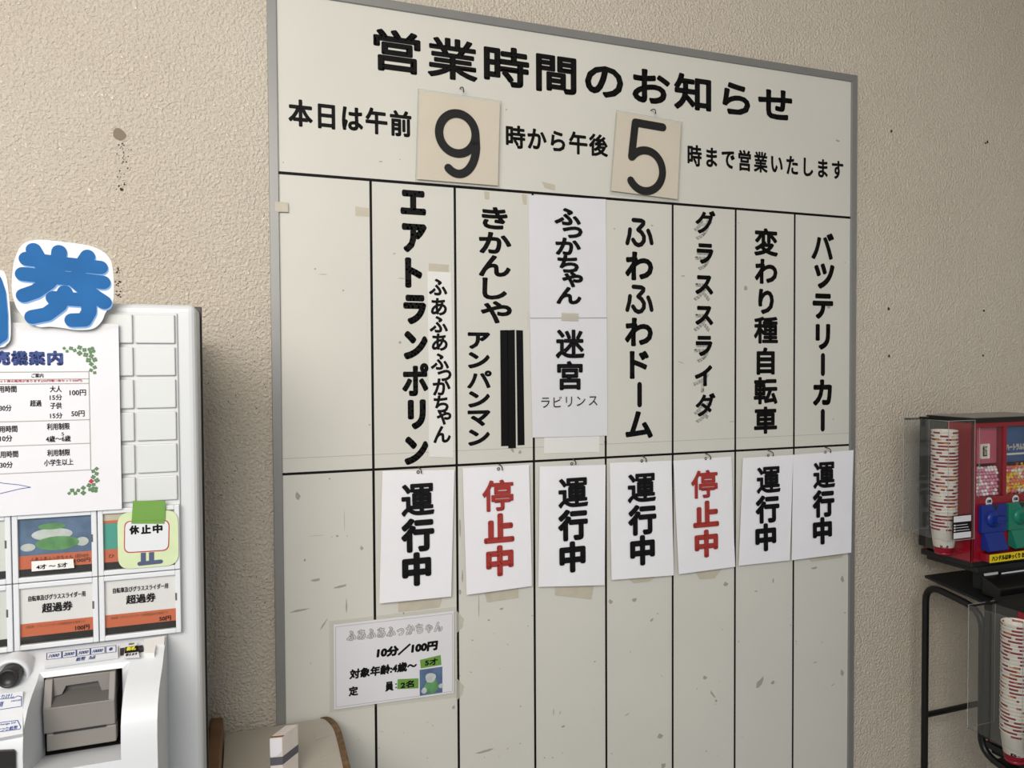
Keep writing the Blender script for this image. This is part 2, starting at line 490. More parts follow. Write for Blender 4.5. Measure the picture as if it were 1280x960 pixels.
DENSE = {'運': 0.030, '停': 0.027, '種': 0.033, '業': 0.027, '営': 0.035, '変': 0.04, '転': 0.039, '車': 0.038, '自': 0.042, '間': 0.034, '時': 0.036, '宮': 0.036, '迷': 0.032, 'ポ': 0.042, 'パ': 0.042, 'グ': 0.036, 'バ': 0.036, 'ダ': 0.036, 'ド': 0.038, '行': 0.052}
def fitted(ch, sx, sy, k):
    kk = min(k, DENSE.get(ch, k))
    v = glyphs(ch)[3]; w, h = v[2]-v[0], v[3]-v[1]
    return (sx*w+2*(k-kk)*sy)/w, (sy*h+2*(k-kk)*sy)/h, kk
def put(mb, pl, ch, p, sx, sy, k, off):
    ex, ey, kk = fitted(ch, sx, sy, k)
    mb.text(pl, ch, None, cen=p, em=(ex, ey), k=kk, off=off)
def run(mb, pl, text, c0, c1, wpx, hpx, k, off=0.0005, ref=None):
    """letters of one size spread evenly between the ink centres of the first and last"""
    ref = ref or text[0]
    vs, fs, bd, bx = glyphs(ref)
    c = pl.pt(*c0); mx, my = pl.px_per_m(c); W, H = wpx/mx, hpx/my
    sy = H/((bx[3]-bx[1])+2*k); sx = (W-2*k*sy)/(bx[2]-bx[0])
    def emc(ch):
        v = glyphs(ch)[3]; return ((v[0]+v[2])/2-0.5)*sx, ((v[1]+v[3])/2-0.38)*sy
    a = pl.pt(*c0); z = pl.pt(*c1)
    ao, zo = emc(text[0]), emc(text[-1])
    a = a-pl.u*ao[0]-pl.v*ao[1]; z = z-pl.u*zo[0]-pl.v*zo[1]
    n = len(text)
    for i, ch in enumerate(text):
        e = emc(ch); p = a.lerp(z, i/(n-1))+pl.u*e[0]+pl.v*e[1]
        if ch == ' ': continue
        put(mb, pl, ch, p, sx, sy, k, off)
    return sx, sy
def spots(mb, pl, items, wpx, hpx, k, off=0.0005, ref=None, vbar=None):
    """letters of one size, each at its own ink centre"""
    ref = ref or items[0][0]
    bx = glyphs(ref)[3]
    c = pl.pt(items[0][1], items[0][2]); mx, my = pl.px_per_m(c); W, H = wpx/mx, hpx/my
    sy = H/((bx[3]-bx[1])+2*k); sx = (W-2*k*sy)/(bx[2]-bx[0])
    for it in items:
        p = pl.pt(it[1], it[2])
        if it[0] == 'ー':
            hb = it[3]/pl.px_per_m(p)[1]/2; r = (0.04+k)*sy
            mb.stroke(pl, [p+pl.v*(hb-r), p-pl.v*(hb-r)], r, off)
        else:
            put(mb, pl, it[0], p, sx, sy, k, off)
def lettering(mk, m, label=None, parent=None, name='lettering'):
    mb = MB(); mk(mb); o = mb.build(name, m, parent)
    if label: o['label'] = label
    return o

lettering(lambda q: run(q, BP, '営業時間のお知らせ', (496.5, 64.5), (969, 130.5), 59, 53, 0.037), M['ink'], 'large black heading across the top', board)
def hours(q):
    run(q, BP, '本日は午前', (375.7, 141.5), (500.9, 154.6), 30.5, 34, 0.032)
    run(q, BP, '時から午後', (644.5, 171.2), (748, 181.6), 24.5, 29, 0.032)
    run(q, BP, '時まで営業いたします', (868.2, 194.6), (1046.8, 212.6), 17.8, 27, 0.03)
lettering(hours, M['ink'], 'black line of opening hours around two number cards', board)
lettering(lambda q: spots(q, BP, [('エ', 516.5, 253.2), ('ア', 518, 297.6), ('ト', 517, 341), ('ラ', 518.5, 387), ('ン', 519.6, 431.5), ('ポ', 519.3, 474.5), ('リ', 521, 518), ('ン', 520.5, 563)], 32, 31, 0.062), M['ink'], 'black column heading second from left', board)
lettering(lambda q: spots(q, BP, [('き', 618.4, 272.8), ('か', 619, 303.8), ('ん', 618.5, 332.5), ('し', 618.3, 361), ('や', 620.5, 390.3)], 32.5, 28, 0.045), M['ink'], 'black column heading third from left', board)
lettering(lambda q: spots(q, BP, [('ア', 598.7, 425.8), ('ン', 598.6, 450.2), ('パ', 599.3, 474.3), ('ン', 598.8, 499), ('マ', 598.8, 522.8), ('ン', 598.8, 546.7)], 28, 21, 0.058), M['ink'], 'smaller black line beside the black tape', board)
lettering(lambda q: spots(q, BP, [('わ', 799, 332.7), ('わ', 798.6, 415), ('ド', 799, 456), ('ー', 799.4, 493.3, 32), ('ム', 798.9, 531)], 35, 36, 0.045), M['ink'], 'black column heading fifth from left', board)
G5 = [('グ', 881.7, 277.7), ('ラ', 881.2, 317.2), ('ス', 880.3, 356.2), ('ス', 880.3, 394.4), ('ラ', 880, 432.5), ('イ', 879.3, 469.6), ('ダ', 881.8, 506)]
for c_, x_, y_ in G5:
    lettering(lambda q: put(q, BP, c_, BP.pt(x_-3, y_+9), 0.0605, 0.0605, 0.04, 0.0002), M['ghost'], 'pale glue trace of a removed letter', board, 'glue_trace')
lettering(lambda q: spots(q, BP, G5, 25, 29.5, 0.05), M['ink'], 'black column heading sixth from left', board)
lettering(lambda q: spots(q, BP, [('変', 957.6, 302.8), ('わ', 957.6, 339.4), ('り', 957.5, 377), ('種', 957.4, 412.7), ('自', 957, 451.4), ('転', 957, 488.3), ('車', 956.9, 525.2)], 29.5, 35, 0.042), M['ink'], 'black column heading seventh from left', board)
lettering(lambda q: spots(q, BP, [('バ', 1028.3, 307.8), ('ツ', 1030.4, 345.2), ('テ', 1028.5, 382.8), ('リ', 1028.5, 421), ('ー', 1028.5, 455.7, 29), ('カ', 1028, 490.6), ('ー', 1028.3, 525.3, 28.5)], 28, 33.5, 0.05), M['ink'], 'black column heading at far right', board)
def fu(q, dys):
    for dy in dys:
        P = lambda pts: [BP.pt(640+x/5.332, 230+y/5.332+dy) for x, y in pts]
        q.stroke(BP, P([(809, 240), (862, 245), (876, 254), (874, 268), (840, 305), (862, 322), (879, 350), (878, 380), (862, 402), (842, 408), (822, 398), (806, 372)]), 0.0060, 0.0005, 14)
        q.stroke(BP, P([(786, 303), (782, 340), (768, 394)]), 0.0060, 0.0005, 14)
        q.stroke(BP, P([(907, 312), (920, 345), (930, 394)]), 0.0060, 0.0005, 14)
lettering(lambda q: fu(q, (0.0,)), M['ink'], 'rounded top letter ふ of the column fifth from left', board)
lettering(lambda q: fu(q, (83.4,)), M['ink'], 'rounded third letter ふ of the column fifth from left', board)
# tape residue, seams and scuffs on the board
b = MB()
for q in [[(343.5, 252), (360, 253), (360.5, 265), (344, 264.5)], [(444, 258), (461, 260), (461.5, 271), (444.5, 270)], [(677, 227), (694, 231), (694, 238.5), (681, 235)], [(652, 243), (658.5, 243.5), (658.5, 256), (654, 255.5)],
          [(605, 239), (612, 240), (611.5, 249.5), (606, 249)], [(536, 329), (561, 331), (561, 341), (536, 340)]]:
    b = MB(); b.quad_px(BP, q, 0.0002 if q[0][0] > 350 else 0.0065)
    b.build('tape_residue', M['tan'], board)
b = MB()
def flake(x, y, w, h, a=0.0):
    c = BP.pt(x, y); mx, my = BP.px_per_m(c); n = 7
    ph = random.random()*6
    ca, sa = math.cos(a), math.sin(a); pts = []
    for t in [2*math.pi*k/n for k in range(n)]:
        x, y = w/mx/2*math.cos(t)*(1+.3*math.sin(3*t+ph)), h/my/2*math.sin(t)*(1+.3*math.cos(2*t+ph))
        pts.append(c+BP.n*0.00025+BP.u*(x*ca-y*sa)+BP.v*(x*sa+y*ca))
    b.face(pts)
for q in [(412, 598.5, 2.5, 2.5), (421.5, 670, 3.5, 3), (415, 671, 1.5, 1.5), (434, 670, 1.5, 1.5), (395, 669.5, 22, .6), (430.5, 650, .6, 30), (372, 620, 6, 10), (381, 700, 3, 3), (395, 725, 12, 4), (426, 733, 18, 3, .1), (374, 763, 24, 2.5, .1), (433, 757, 2, 16), (405, 780, 2, 14, -.6), (452, 685, 4, 5),
          (814.5, 775, 5, 3, .8), (822, 767, 2, 2), (881, 847, 5, 5), (891, 868, 2, 16, .65), (895, 876, 3, 4), (950, 853, 6, 14, -.7), (966, 853, 5, 4), (1019, 828, 5, 1.5, .1), (1041, 856, 5, 1.2, .4), (1052.5, 841, 4, 8), (1056, 766, 2, 2), (825, 920, 7, 6), (829, 957, 6, 6, .6), (784, 893, 6, 1.5, .4), (704, 908, 5, 3), (692, 890, 1.2, 9), (700, 891, 1.2, 6, -.6), (606, 939, 22, 4, .1), (567, 884, 4, 4), (627, 761, 5, 3), (598.5, 757, 1.2, 26), (611, 775, 3, 2), (945, 739, 4, 2), (907, 730, 6, 5), (966.5, 726, 2, 7), (1018, 710, 8, 3), (1053, 724, 4, 9, .4), (793, 750, 6, 6), (763, 752, 5, 6), (575, 740, 3, 8),
          (1047, 176, 5, 3), (633, 137, 2, 2), (354, 203, 1.5, 2), (500, 199.5, 1.5, 2), (476, 202, 5, 1.5), (394, 336, 3, 2), (404, 343, 12, .8), (429, 363, 2.5, 2), (500, 428, 4, 3), (462, 531, 3, 2), (493, 317, 4, 1.5, .4), (502, 348, 10, 1), (854, 345, 5, 2), (932, 360, 5, 5, .6), (1056, 328, 1.5, 1.5), (851, 453, 8, 1.2, -.3), (1041.5, 524, 2, 1.5), (1036, 383, 5, 5), (915, 527, 8, .8), (923, 278.5, 1.5, 1.5), (575, 660, 2, 30), (578, 720, 2, 14), (838, 640, 1.4, 30), (768, 286, 2, 2), (815, 282, 3, 2), (650, 565, 4, 4), (757, 553, 4, 6), (640, 562, 3, 9, .5)]:
    flake(*q)
for k in range(60):
    x, y = random.uniform(365, 1050), random.uniform(765, 955)
    flake(x, y, random.uniform(.8, 2.6), random.uniform(.7, 2), random.uniform(-.8, .8))
tag(b.build('scuff_marks', M['scuff'], board), kind='stuff')
b = MB()
for z in (1.2905,):
    b.bar(BP, (XL, 0, z), (XR, 0, z), 0.0005, 0.0002)
b.build('seam', M['scuff'], board)
# hooks
def hook(px, py, parent=board, d=0.016, pl=BP):
    c = pl.pt(px, py)
    pts = [c+Vector((0, 0.001, 0.006)), c+Vector((0, -d*0.55, 0.0065)), c+Vector((0.001, -d, 0.004))]
    for k in range(1, 6):
        t = k/5*math.pi*1.1
        pts.append(c+Vector((0.0015+0.003*math.sin(t*.5), -d-0.0028*math.sin(t), 0.004-0.0055*(1-math.cos(t))/1.0)))
    m = MB(); m.tube(pts, 0.0014, 8)
    return m.build('hook', M['hook'], parent)
HOOKS = [(522.5, 587), (623, 583), (714.5, 576.5), (802, 573), (882, 570), (960, 566), (1031.5, 562), (575, 114), (813.5, 141)]
for h in HOOKS: hook(*h)

# strips of black tape
for nm, q in [('left one of three vertical black tape strips covering writing on the board', [(625.2, 412.8), (634.8, 412.5), (635.8, 557.5), (626.4, 557.8)]),
              ('middle and longest of three vertical black tape strips on the board', [(634.2, 412.8), (643.5, 412.3), (645, 560.2), (635.4, 560.5)]),
              ('right one of three vertical black tape strips, beside a thin white gap', [(645.2, 412.6), (653.7, 413), (655.8, 556.3), (647, 556.8)])]:
    b = MB(); pl = planeY(-0.0008); b.quad_px(pl, q, 0, 0.0004)
    tag(b.build('tape_strip', M['ink']), nm, 'tape', 'black tape strips')

# ------------------------------------------------------------------ sheets
def sheet_plane(q, y0, y1):
    tl, tr = onY(*q[0], y0), onY(*q[1], y0); bl = onY(*q[3], y1)
    u = Vector((1, 0, 0)); v = ((tl+tr)/2-Vector(((tl.x+tr.x)/2, bl.y, bl.z))).normalized()
    return Plane((tl+tr)/2, u, v)
def sheet(mb, pl, q, nx=10, nz=14, wav=0.0012, seed=0, th=0.0007):
    """a thin sheet of paper with a faint waviness"""
    a, bq, c, d = [pl.pt(*p) for p in q]
    rnd = random.Random(seed); p1, p2, p3 = rnd.random()*6, rnd.random()*6, rnd.random()*6
    def P(i, j, off):
        s, t = i/nx, j/nz
        p = (a*(1-s)+bq*s)*(1-t)+(d*(1-s)+c*s)*t
        w = wav*(math.sin(3.1*s+p1)*math.sin(2.3*t+p2)+0.6*math.sin(5*t+p3))*t - wav*1.7
        return p+pl.n*(w+off)
    vs = [P(i, j, 0) for j in range(nz+1) for i in range(nx+1)]+[P(i, j, -th) for j in range(nz+1) for i in range(nx+1)]
    n1 = (nx+1)*(nz+1); fs = []
    for j in range(nz):
        for i in range(nx):
            k = j*(nx+1)+i
            fs.append((k+nx+1, k+nx+2, k+1, k)); fs.append((n1+k, n1+k+1, n1+k+nx+2, n1+k+nx+1))
    rim = [i for i in range(nx+1)]+[j*(nx+1)+nx for j in range(1, nz+1)]+[nz*(nx+1)+i for i in range(nx-1, -1, -1)]+[j*(nx+1) for j in range(nz-1, 0, -1)]
    mb.raw(vs, fs, True)
    for k in range(len(rim)):
        x, y = rim[k], rim[(k+1) % len(rim)]
        mb.face([vs[x], vs[y], vs[n1+y], vs[n1+x]])

SIGNS = [
    ([(478.2, 588.8), (568.3, 587.3), (564.1, 745.7), (474.5, 754.7)], [('運', 522.2, 624.5), ('行', 522.2, 668.6), ('中', 520.8, 711.2)], 41, 40, 'ink_soft', 'white sheet with black 運行中, leftmost of the hanging status sheets', [(498, 752), (553, 746), (549, 759), (498, 765)]),
    ([(578.7, 585.1), (661.5, 581), (665.4, 732.9), (583.5, 743.8)], [('停', 622.3, 619.2), ('止', 623.8, 660), ('中', 624.7, 700.8)], 38.7, 39, 'red', 'white sheet with red 停止中 hanging below the black tape strips', [(605, 738), (648, 733), (648, 747), (609, 753)]),
    ([(675, 583.2), (757.4, 581), (756.2, 731.6), (673.6, 734)], [('運', 716.4, 615.8), ('行', 716.2, 656), ('中', 715.5, 696)], 37, 37, 'ink_soft', 'white sheet with black 運行中 hanging right under the maze sheets', [(694, 731), (743, 729), (739, 749), (694, 744)]),
    ([(762.7, 578.7), (839.8, 575.8), (842.4, 719.2), (765.1, 725.3)], [('運', 802, 609.8), ('行', 802.8, 649.6), ('中', 803, 687.7)], 35, 36, 'ink_soft', 'white sheet with black 運行中 just left of the right-hand red sheet', [(783, 722), (822, 719), (812, 727), (792, 729)]),
    ([(842.4, 576), (914.7, 570.7), (919.5, 708.6), (848.8, 717.9)], [('停', 880.3, 605), ('止', 882.4, 642.3), ('中', 882.8, 679.3)], 33, 35, 'red', 'white sheet with red 停止中, the right-hand one of two red ones', [(868, 713), (904, 709), (893, 723), (875, 724)]),
    ([(929.3, 572.6), (992.2, 568.6), (987.7, 700.6), (924, 707.5)], [('運', 960.5, 599.8), ('行', 959.2, 636.3), ('中', 957, 671.5)], 29.5, 33, 'ink_soft', 'white sheet with black 運行中, second from the right in the row', None),
    ([(992.2, 568.6), (1067.6, 562.7), (1064.2, 690.8), (990.4, 700.6)], [('運', 1030, 593.8), ('行', 1029.2, 629.3), ('中', 1027.8, 663.4)], 27, 32.5, 'ink_soft', 'white sheet with black 運行中, rightmost, overlapping the board frame', [(1012, 697), (1056, 690), (1052, 697), (1014, 702)]),
]
for n, (q, ch, w, h, m, lab, tp) in enumerate(SIGNS):
    y0, y1 = -0.011-(0.002 if n == 6 else 0), -0.017-(0.002 if n == 6 else 0)
    pl = sheet_plane(q, y0, y1)
    e = thing('status_sheet', lab, 'sign', pl.pt(*q[3]), 'status sheets hanging in a row')
    b = MB(); sheet(b, pl, q, seed=n); b.build('paper', M['paper'], e)
    lettering(lambda k: spots(k, pl, ch, w, h, 0.06, off=0.0012), M[m], None, e)
    # eyelet
    hx, hy = HOOKS[n]
    b = MB(); c = pl.pt(hx, hy+3)
    b.raw(*(lambda R, r, k: ([c+pl.n*0.0012+pl.u*(rr*math.cos(2*math.pi*i/k))+pl.v*(rr*math.sin(2*math.pi*i/k)) for rr in (R, r) for i in range(k)], [(i, (i+1) % k, k+(i+1) % k, k+i) for i in range(k)]))(0.0042, 0.002, 16))
    b.build('eyelet', M['hook'], e)
    if tp:
        b = MB(); b.quad_px(planeY(-0.002), tp, 0, 0.0004); tag(b.build('tape', M['tan'], e), 'yellowed strip of tape under the lower edge')

# number cards
def number_card(q, strokes, r, lab, ph, py):
    pl = planeY(-0.010)
    e = thing('number_card', lab, 'card', pl.pt(*q[3]), 'hour cards hanging from the heading')
    cx = sum(p[0] for p in q)/4; cy = sum(p[1] for p in q)/4
    qi = [lerp(p, (cx, cy), 0.035) for p in q]
    b = MB(); sheet(b, pl, qi, 6, 6, 0.0004, 3, 0.001); b.build('card', M['card'], e)
    b = MB()
    for s in strokes: b.stroke(pl, [pl.pt(*p) for p in s], r, 0.0009)
    b.build('lettering', M['ink_soft'], e)
    pf = planeY(-0.0118)
    b = MB(); b.quad_px(pf, q, 0, 0.0005); b.build('sleeve', M['film'], e)
    b = MB()
    for k in range(4): b.stroke(pf, [pf.pt(*q[k]), pf.pt(*q[(k+1) % 4])], 0.0011, 0.0003)
    tag(b.build('sleeve_edge', M['acrylic_edge'], e), 'cloudy welded edge of the clear sleeve')
    return e
def arc(cx, cy, rx, ry, a0, a1, n=24, sk=0.0):
    out = []
    for k in range(n+1):
        a = math.radians(a0+(a1-a0)*k/n)
        x = cx+rx*math.cos(a); out.append((x, cy-ry*math.sin(a)+sk*(x-cx)))
    return out
nine = [arc(571.5, 167, 22.8, 25, 0, 360, 40, 0.10), [(594.3, 170), (595.2, 185)]+arc(573, 182, 22, 35.5, -5, -125, 26, 0.08)[0:]]
number_card([(522.6, 111.2), (627, 126.5), (624, 234), (519.5, 225.5)], nine, 0.0105, 'cream card with a big black 9 hanging under the heading', 575, 116)
five = [[(828.5, 159.3), (794, 153.2), (789.3, 196)], [(789.3, 196)]+arc(806.5, 213.5, 21.5, 25.5, 140, -148, 34, 0.08)]
number_card([(770.6, 138), (853, 152.7), (848.2, 251), (762.6, 239.8)], five, 0.0108, 'cream card with a big black 5 hanging under the heading', 813, 143)

# taped paper strips over the trampoline column
def strip(q, items, lab, w, h, k, wav=0.0):
    pl = planeY(-0.0012)
    e = thing('paper_strip', lab, 'paper', pl.pt(*q[3]), 'hand written strips taped on the board')
    b = MB(); b.quad_px(pl, q, 0, 0.0006); b.build('paper', M['slip'], e)
    m = MB(); spots(m, pl, items, w, h, k, off=0.0005, ref='ふ'); m.build('lettering', M['ink_soft'], e)
strip([(534.5, 339), (563.8, 340.5), (566, 462), (535.8, 461)], [('ふ', 547.6, 359), ('あ', 548.6, 383.5), ('ふ', 548.4, 405.5), ('あ', 549.6, 427.7), ('ふ', 549.8, 452)], 'upper narrow white paper strip with brush lettering ending above a joint', 23, 21, 0.035)
strip([(535.8, 461.4), (566, 462.4), (566.8, 572), (536.2, 571)], [('っ', 555.6, 469.4), ('か', 552, 483.6), ('ち', 551.4, 505), ('ゃ', 555, 521.6), ('ん', 552.6, 543)], 'lower narrow white paper strip with brush lettering ending in ちゃん', 23, 21, 0.035)

# sheets of the third ride column
pl = planeY(-0.0012)
b = MB(); b.quad_px(pl, [(680.5, 540), (749.3, 539), (749.3, 565), (680, 566.7)], 0, 0.0005)
tag(b.build('blank_paper', M['slip']), 'blank white slip showing below the 迷宮 sheet', 'paper')
pl = planeY(-0.0035)
q = [(661, 243.8), (757.6, 249), (758.5, 397), (662.5, 397.5)]
e = thing('maze_sheet', 'upper white sheet of the maze column with ふっかちゃん', 'paper', pl.pt(*q[3]), 'sheets of the maze column')
b = MB(); sheet(b, pl, q, 8, 10, 0.0005, 5); b.build('paper', M['paper_plain'], e)
lettering(lambda m: spots(m, pl, [('ふ', 709.4, 271), ('っ', 715.5, 290.5), ('か', 710, 308.2), ('ち', 710, 330), ('ゃ', 715.6, 349.6), ('ん', 711, 369.5)], 33, 21.5, 0.05, off=0.0014), M['ink_soft'], None, e)
b = MB(); b.quad_px(planeY(-0.0080), [(702, 391), (723, 391.5), (723, 401), (702, 400.5)], 0, 0.0003); b.build('tape', M['tape'], e)
q = [(662.5, 396.5), (758.6, 396), (759.6, 544.6), (665.8, 547)]
pl = planeY(-0.0052)
e = thing('maze_sheet', 'lower white sheet of the maze column with bold 迷宮', 'paper', pl.pt(*q[3]), 'sheets of the maze column')
b = MB(); sheet(b, pl, q, 8, 10, 0.0006, 8); b.build('paper', M['paper_plain'], e)
def maze(m):
    spots(m, pl, [('迷', 712.4, 430), ('宮', 712.2, 469.3)], 36, 36, 0.036, off=0.0016)
    spots(m, pl, [('ラ', 681.5, 503.3), ('ビ', 696.8, 502.3), ('リ', 711, 502), ('ン', 726, 501.3), ('ス', 741, 501)], 10.5, 12.5, 0.0, off=0.0016)
lettering(maze, M['ink_soft'], None, e)
b = MB(); b.bar(pl, pl.pt(662.6, 397.6), pl.pt(758.4, 397.2), 0.0007, 0.0012); b.build('seam_shadow', M['scuff'], e)  # thin grey bar painted as the shadow along the seam of the sheets
b = MB()
b.face([planeY(-0.007).pt(*p) for p in [(658.2, 388.5), (664, 392.5), (661, 411), (659, 412)]])
tag(b.build('tape', M['film'], e), 'folded clear tape curling at the upper left corner')

# price card at the bottom of the board
q = [(411.5, 776.9), (571.9, 758.6), (571.9, 871.7), (412.2, 890.7)]
pl = planeY(-0.0045)
e = thing('price_card', 'laminated white price card taped low on the board', 'card', pl.pt(*q[3]))
qi = [(417, 780.8), (567.5, 763.5), (567.5, 866.2), (417.7, 887.2)]
b = MB(); b.quad_px(pl, qi, 0.0005, 0.0008); b.build('paper', M['paper_plain'], e)
b = MB(); b.quad_px(pl, q, 0.0, 0.0012); b.build('laminate', M['film'], e)
b = MB(); qq = [pl.pt(x, y) for x, y in [(416.6, 781.2), (567.6, 763.8), (567.6, 865.9), (417.3, 887.7)]]
qq = [pl.pt(x, y) for x, y in [(419.5, 783.5), (565.5, 766.8), (565.5, 864), (420, 884)]]
for k in range(4): b.bar(pl, qq[k], qq[(k+1) % 4], 0.00045, 0.0008)
b.build('border_line', M['scuff'], e)
def pt2(m):
    m.text(pl, '10分／100円', (509.6, 811), 76, 13, 0.075, 0.12, 0.0009)
    m.text(pl, '対象年齢:4歳～', (479.6, 837), 84, 12.5, 0.05, 0.08, 0.0009)
    m.text(pl, '定', (441.7, 863.7), 11.8, 12, 0.05, 0, 0.0009)
    m.text(pl, '員', (486.6, 857.8), 10.5, 12, 0.05, 0, 0.0009); m.text(pl, ':', (495, 857), 2, 6, 0.1, 0, 0.0009)
lettering(pt2, M['ink_soft'], 'bold black price lines', e)
b = MB(); run(b, pl, 'ふあふあふっかちゃん', (439.2, 794.4), (547.9, 783.2), 12.5, 13, 0.075, 0.0008); b.build('lettering', M['scuff'], e)
b = MB(); run(b, pl, 'ふあふあふっかちゃん', (439.2, 794.4), (547.9, 783.2), 10.9, 11.6, 0.03, 0.0011); tag(b.build('lettering', M['paper_plain'], e), 'white letters with a thin dark outline')
b = MB(); b.quad_px(pl, [(525, 825), (550.8, 818.8), (551.8, 831.1), (526, 835.5)], 0.0012, 0.0003)
t = b.build('green_tape', M['green'], e)
b = MB(); b.text(pl, '5才', (539, 827.2), 16, 8, 0.05, 0.05, 0.0015); b.build('lettering', M['ink_soft'], t)
b = MB(); b.quad_px(pl, [(497.1, 849.1), (523.1, 848), (523.1, 860.3), (496.4, 861.5)], 0.0012, 0.0003)
t = b.build('green_tape', M['green'], e)
b = MB(); b.text(pl, '2名', (509, 855.2), 17, 9, 0.05, 0.05, 0.0015); b.build('lettering', M['ink_soft'], t)
b = MB(); b.quad_px(pl, [(524.5, 837.4), (553, 833.3), (553, 865.4), (524.8, 869.8)], 0.0009, 0.0003)
t = tag(b.build('photo', M['sky'], e), 'small photo of a green ride under a blue sky')
b = MB(); blob(b, pl, pl.pt(539, 857), 0.018, 0.0013, 0.1, 18); b.build('green_shape', M['leaf'], t)
b = MB(); blob(b, pl, pl.pt(530, 863), 0.007, 0.0014, 0.1, 12); blob(b, pl, pl.pt(551, 857), 0.006, 0.0014, 0.1, 12); blob(b, pl, pl.pt(538, 847), 0.013, 0.00135, 0.1, 14); b.build('grey_shape', M['pale'], t)
for x, y in [(573, 778), (573, 862)]:
    b = MB(); b.face([planeY(-0.0015).pt(*p) for p in [(570.5, y-15), (580, y-4), (578, y+6), (570.5, y+14)]])
    b.build('tape', M['tape'], e)

# ------------------------------------------------------------------ ticket machine
FY = -0.45                 # front face of the machine
XM = -0.1500               # its right edge
ZTOP = 1.6030
mach = thing('ticket_machine', 'white ticket vending machine with button panel standing at the left', 'ticket machine', (-0.55, -0.3, 0.0))
MP = planeY(FY)
b = MB(); b.box((-0.90, -0.36, 0.0), (XM-0.028, -0.06, ZTOP-0.02), 0.004); b.build('cabinet', M['side'], mach)
b = MB(); b.box((-0.92, FY+0.002, 0.02), (XM, -0.355, ZTOP), 0.012, 4); b.build('door', M['white'], mach)
b = MB(); b.box((-0.92, -0.362, 0.02), (XM+0.003, -0.352, ZTOP+0.003), 0.001); tag(b.build('gasket', M['dark'], mach), 'dark strip behind the door')
XP = onY(225, 600, FY).x   # right edge of the button field
ZP = onY(196, 391, FY).z
b = MB(); b.box((-0.9, FY-0.002, 1.07), (XP, FY+0.006, ZP), 0.0015); b.build('button_field', M['groove'], mach)
# blank button covers
cw = onY(221, 520, FY).x-onY(171.5, 520, FY).x
pitch_x = onY(221, 520, FY).x-onY(168.7, 520, FY).x
z_top = onY(196, 393.5, FY).z; pz = (onY(196, 393.5, FY).z-onY(196, 594.5, FY).z)/5
chh = pz*0.885
def cover(x1, z1, w, h):
    m = MB(); m.box((x1-w, FY-0.0075, z1-h), (x1, FY-0.001, z1), 0.0016)
    return m.build('button_cover', M['cell'], mach)
for r in range(6):
    x1 = onY(220.6, 520, FY).x
    for c in range(4):
        h = chh if r < 5 else chh*0.86
        cover(x1-c*pitch_x, z_top-r*pz, cw, h)
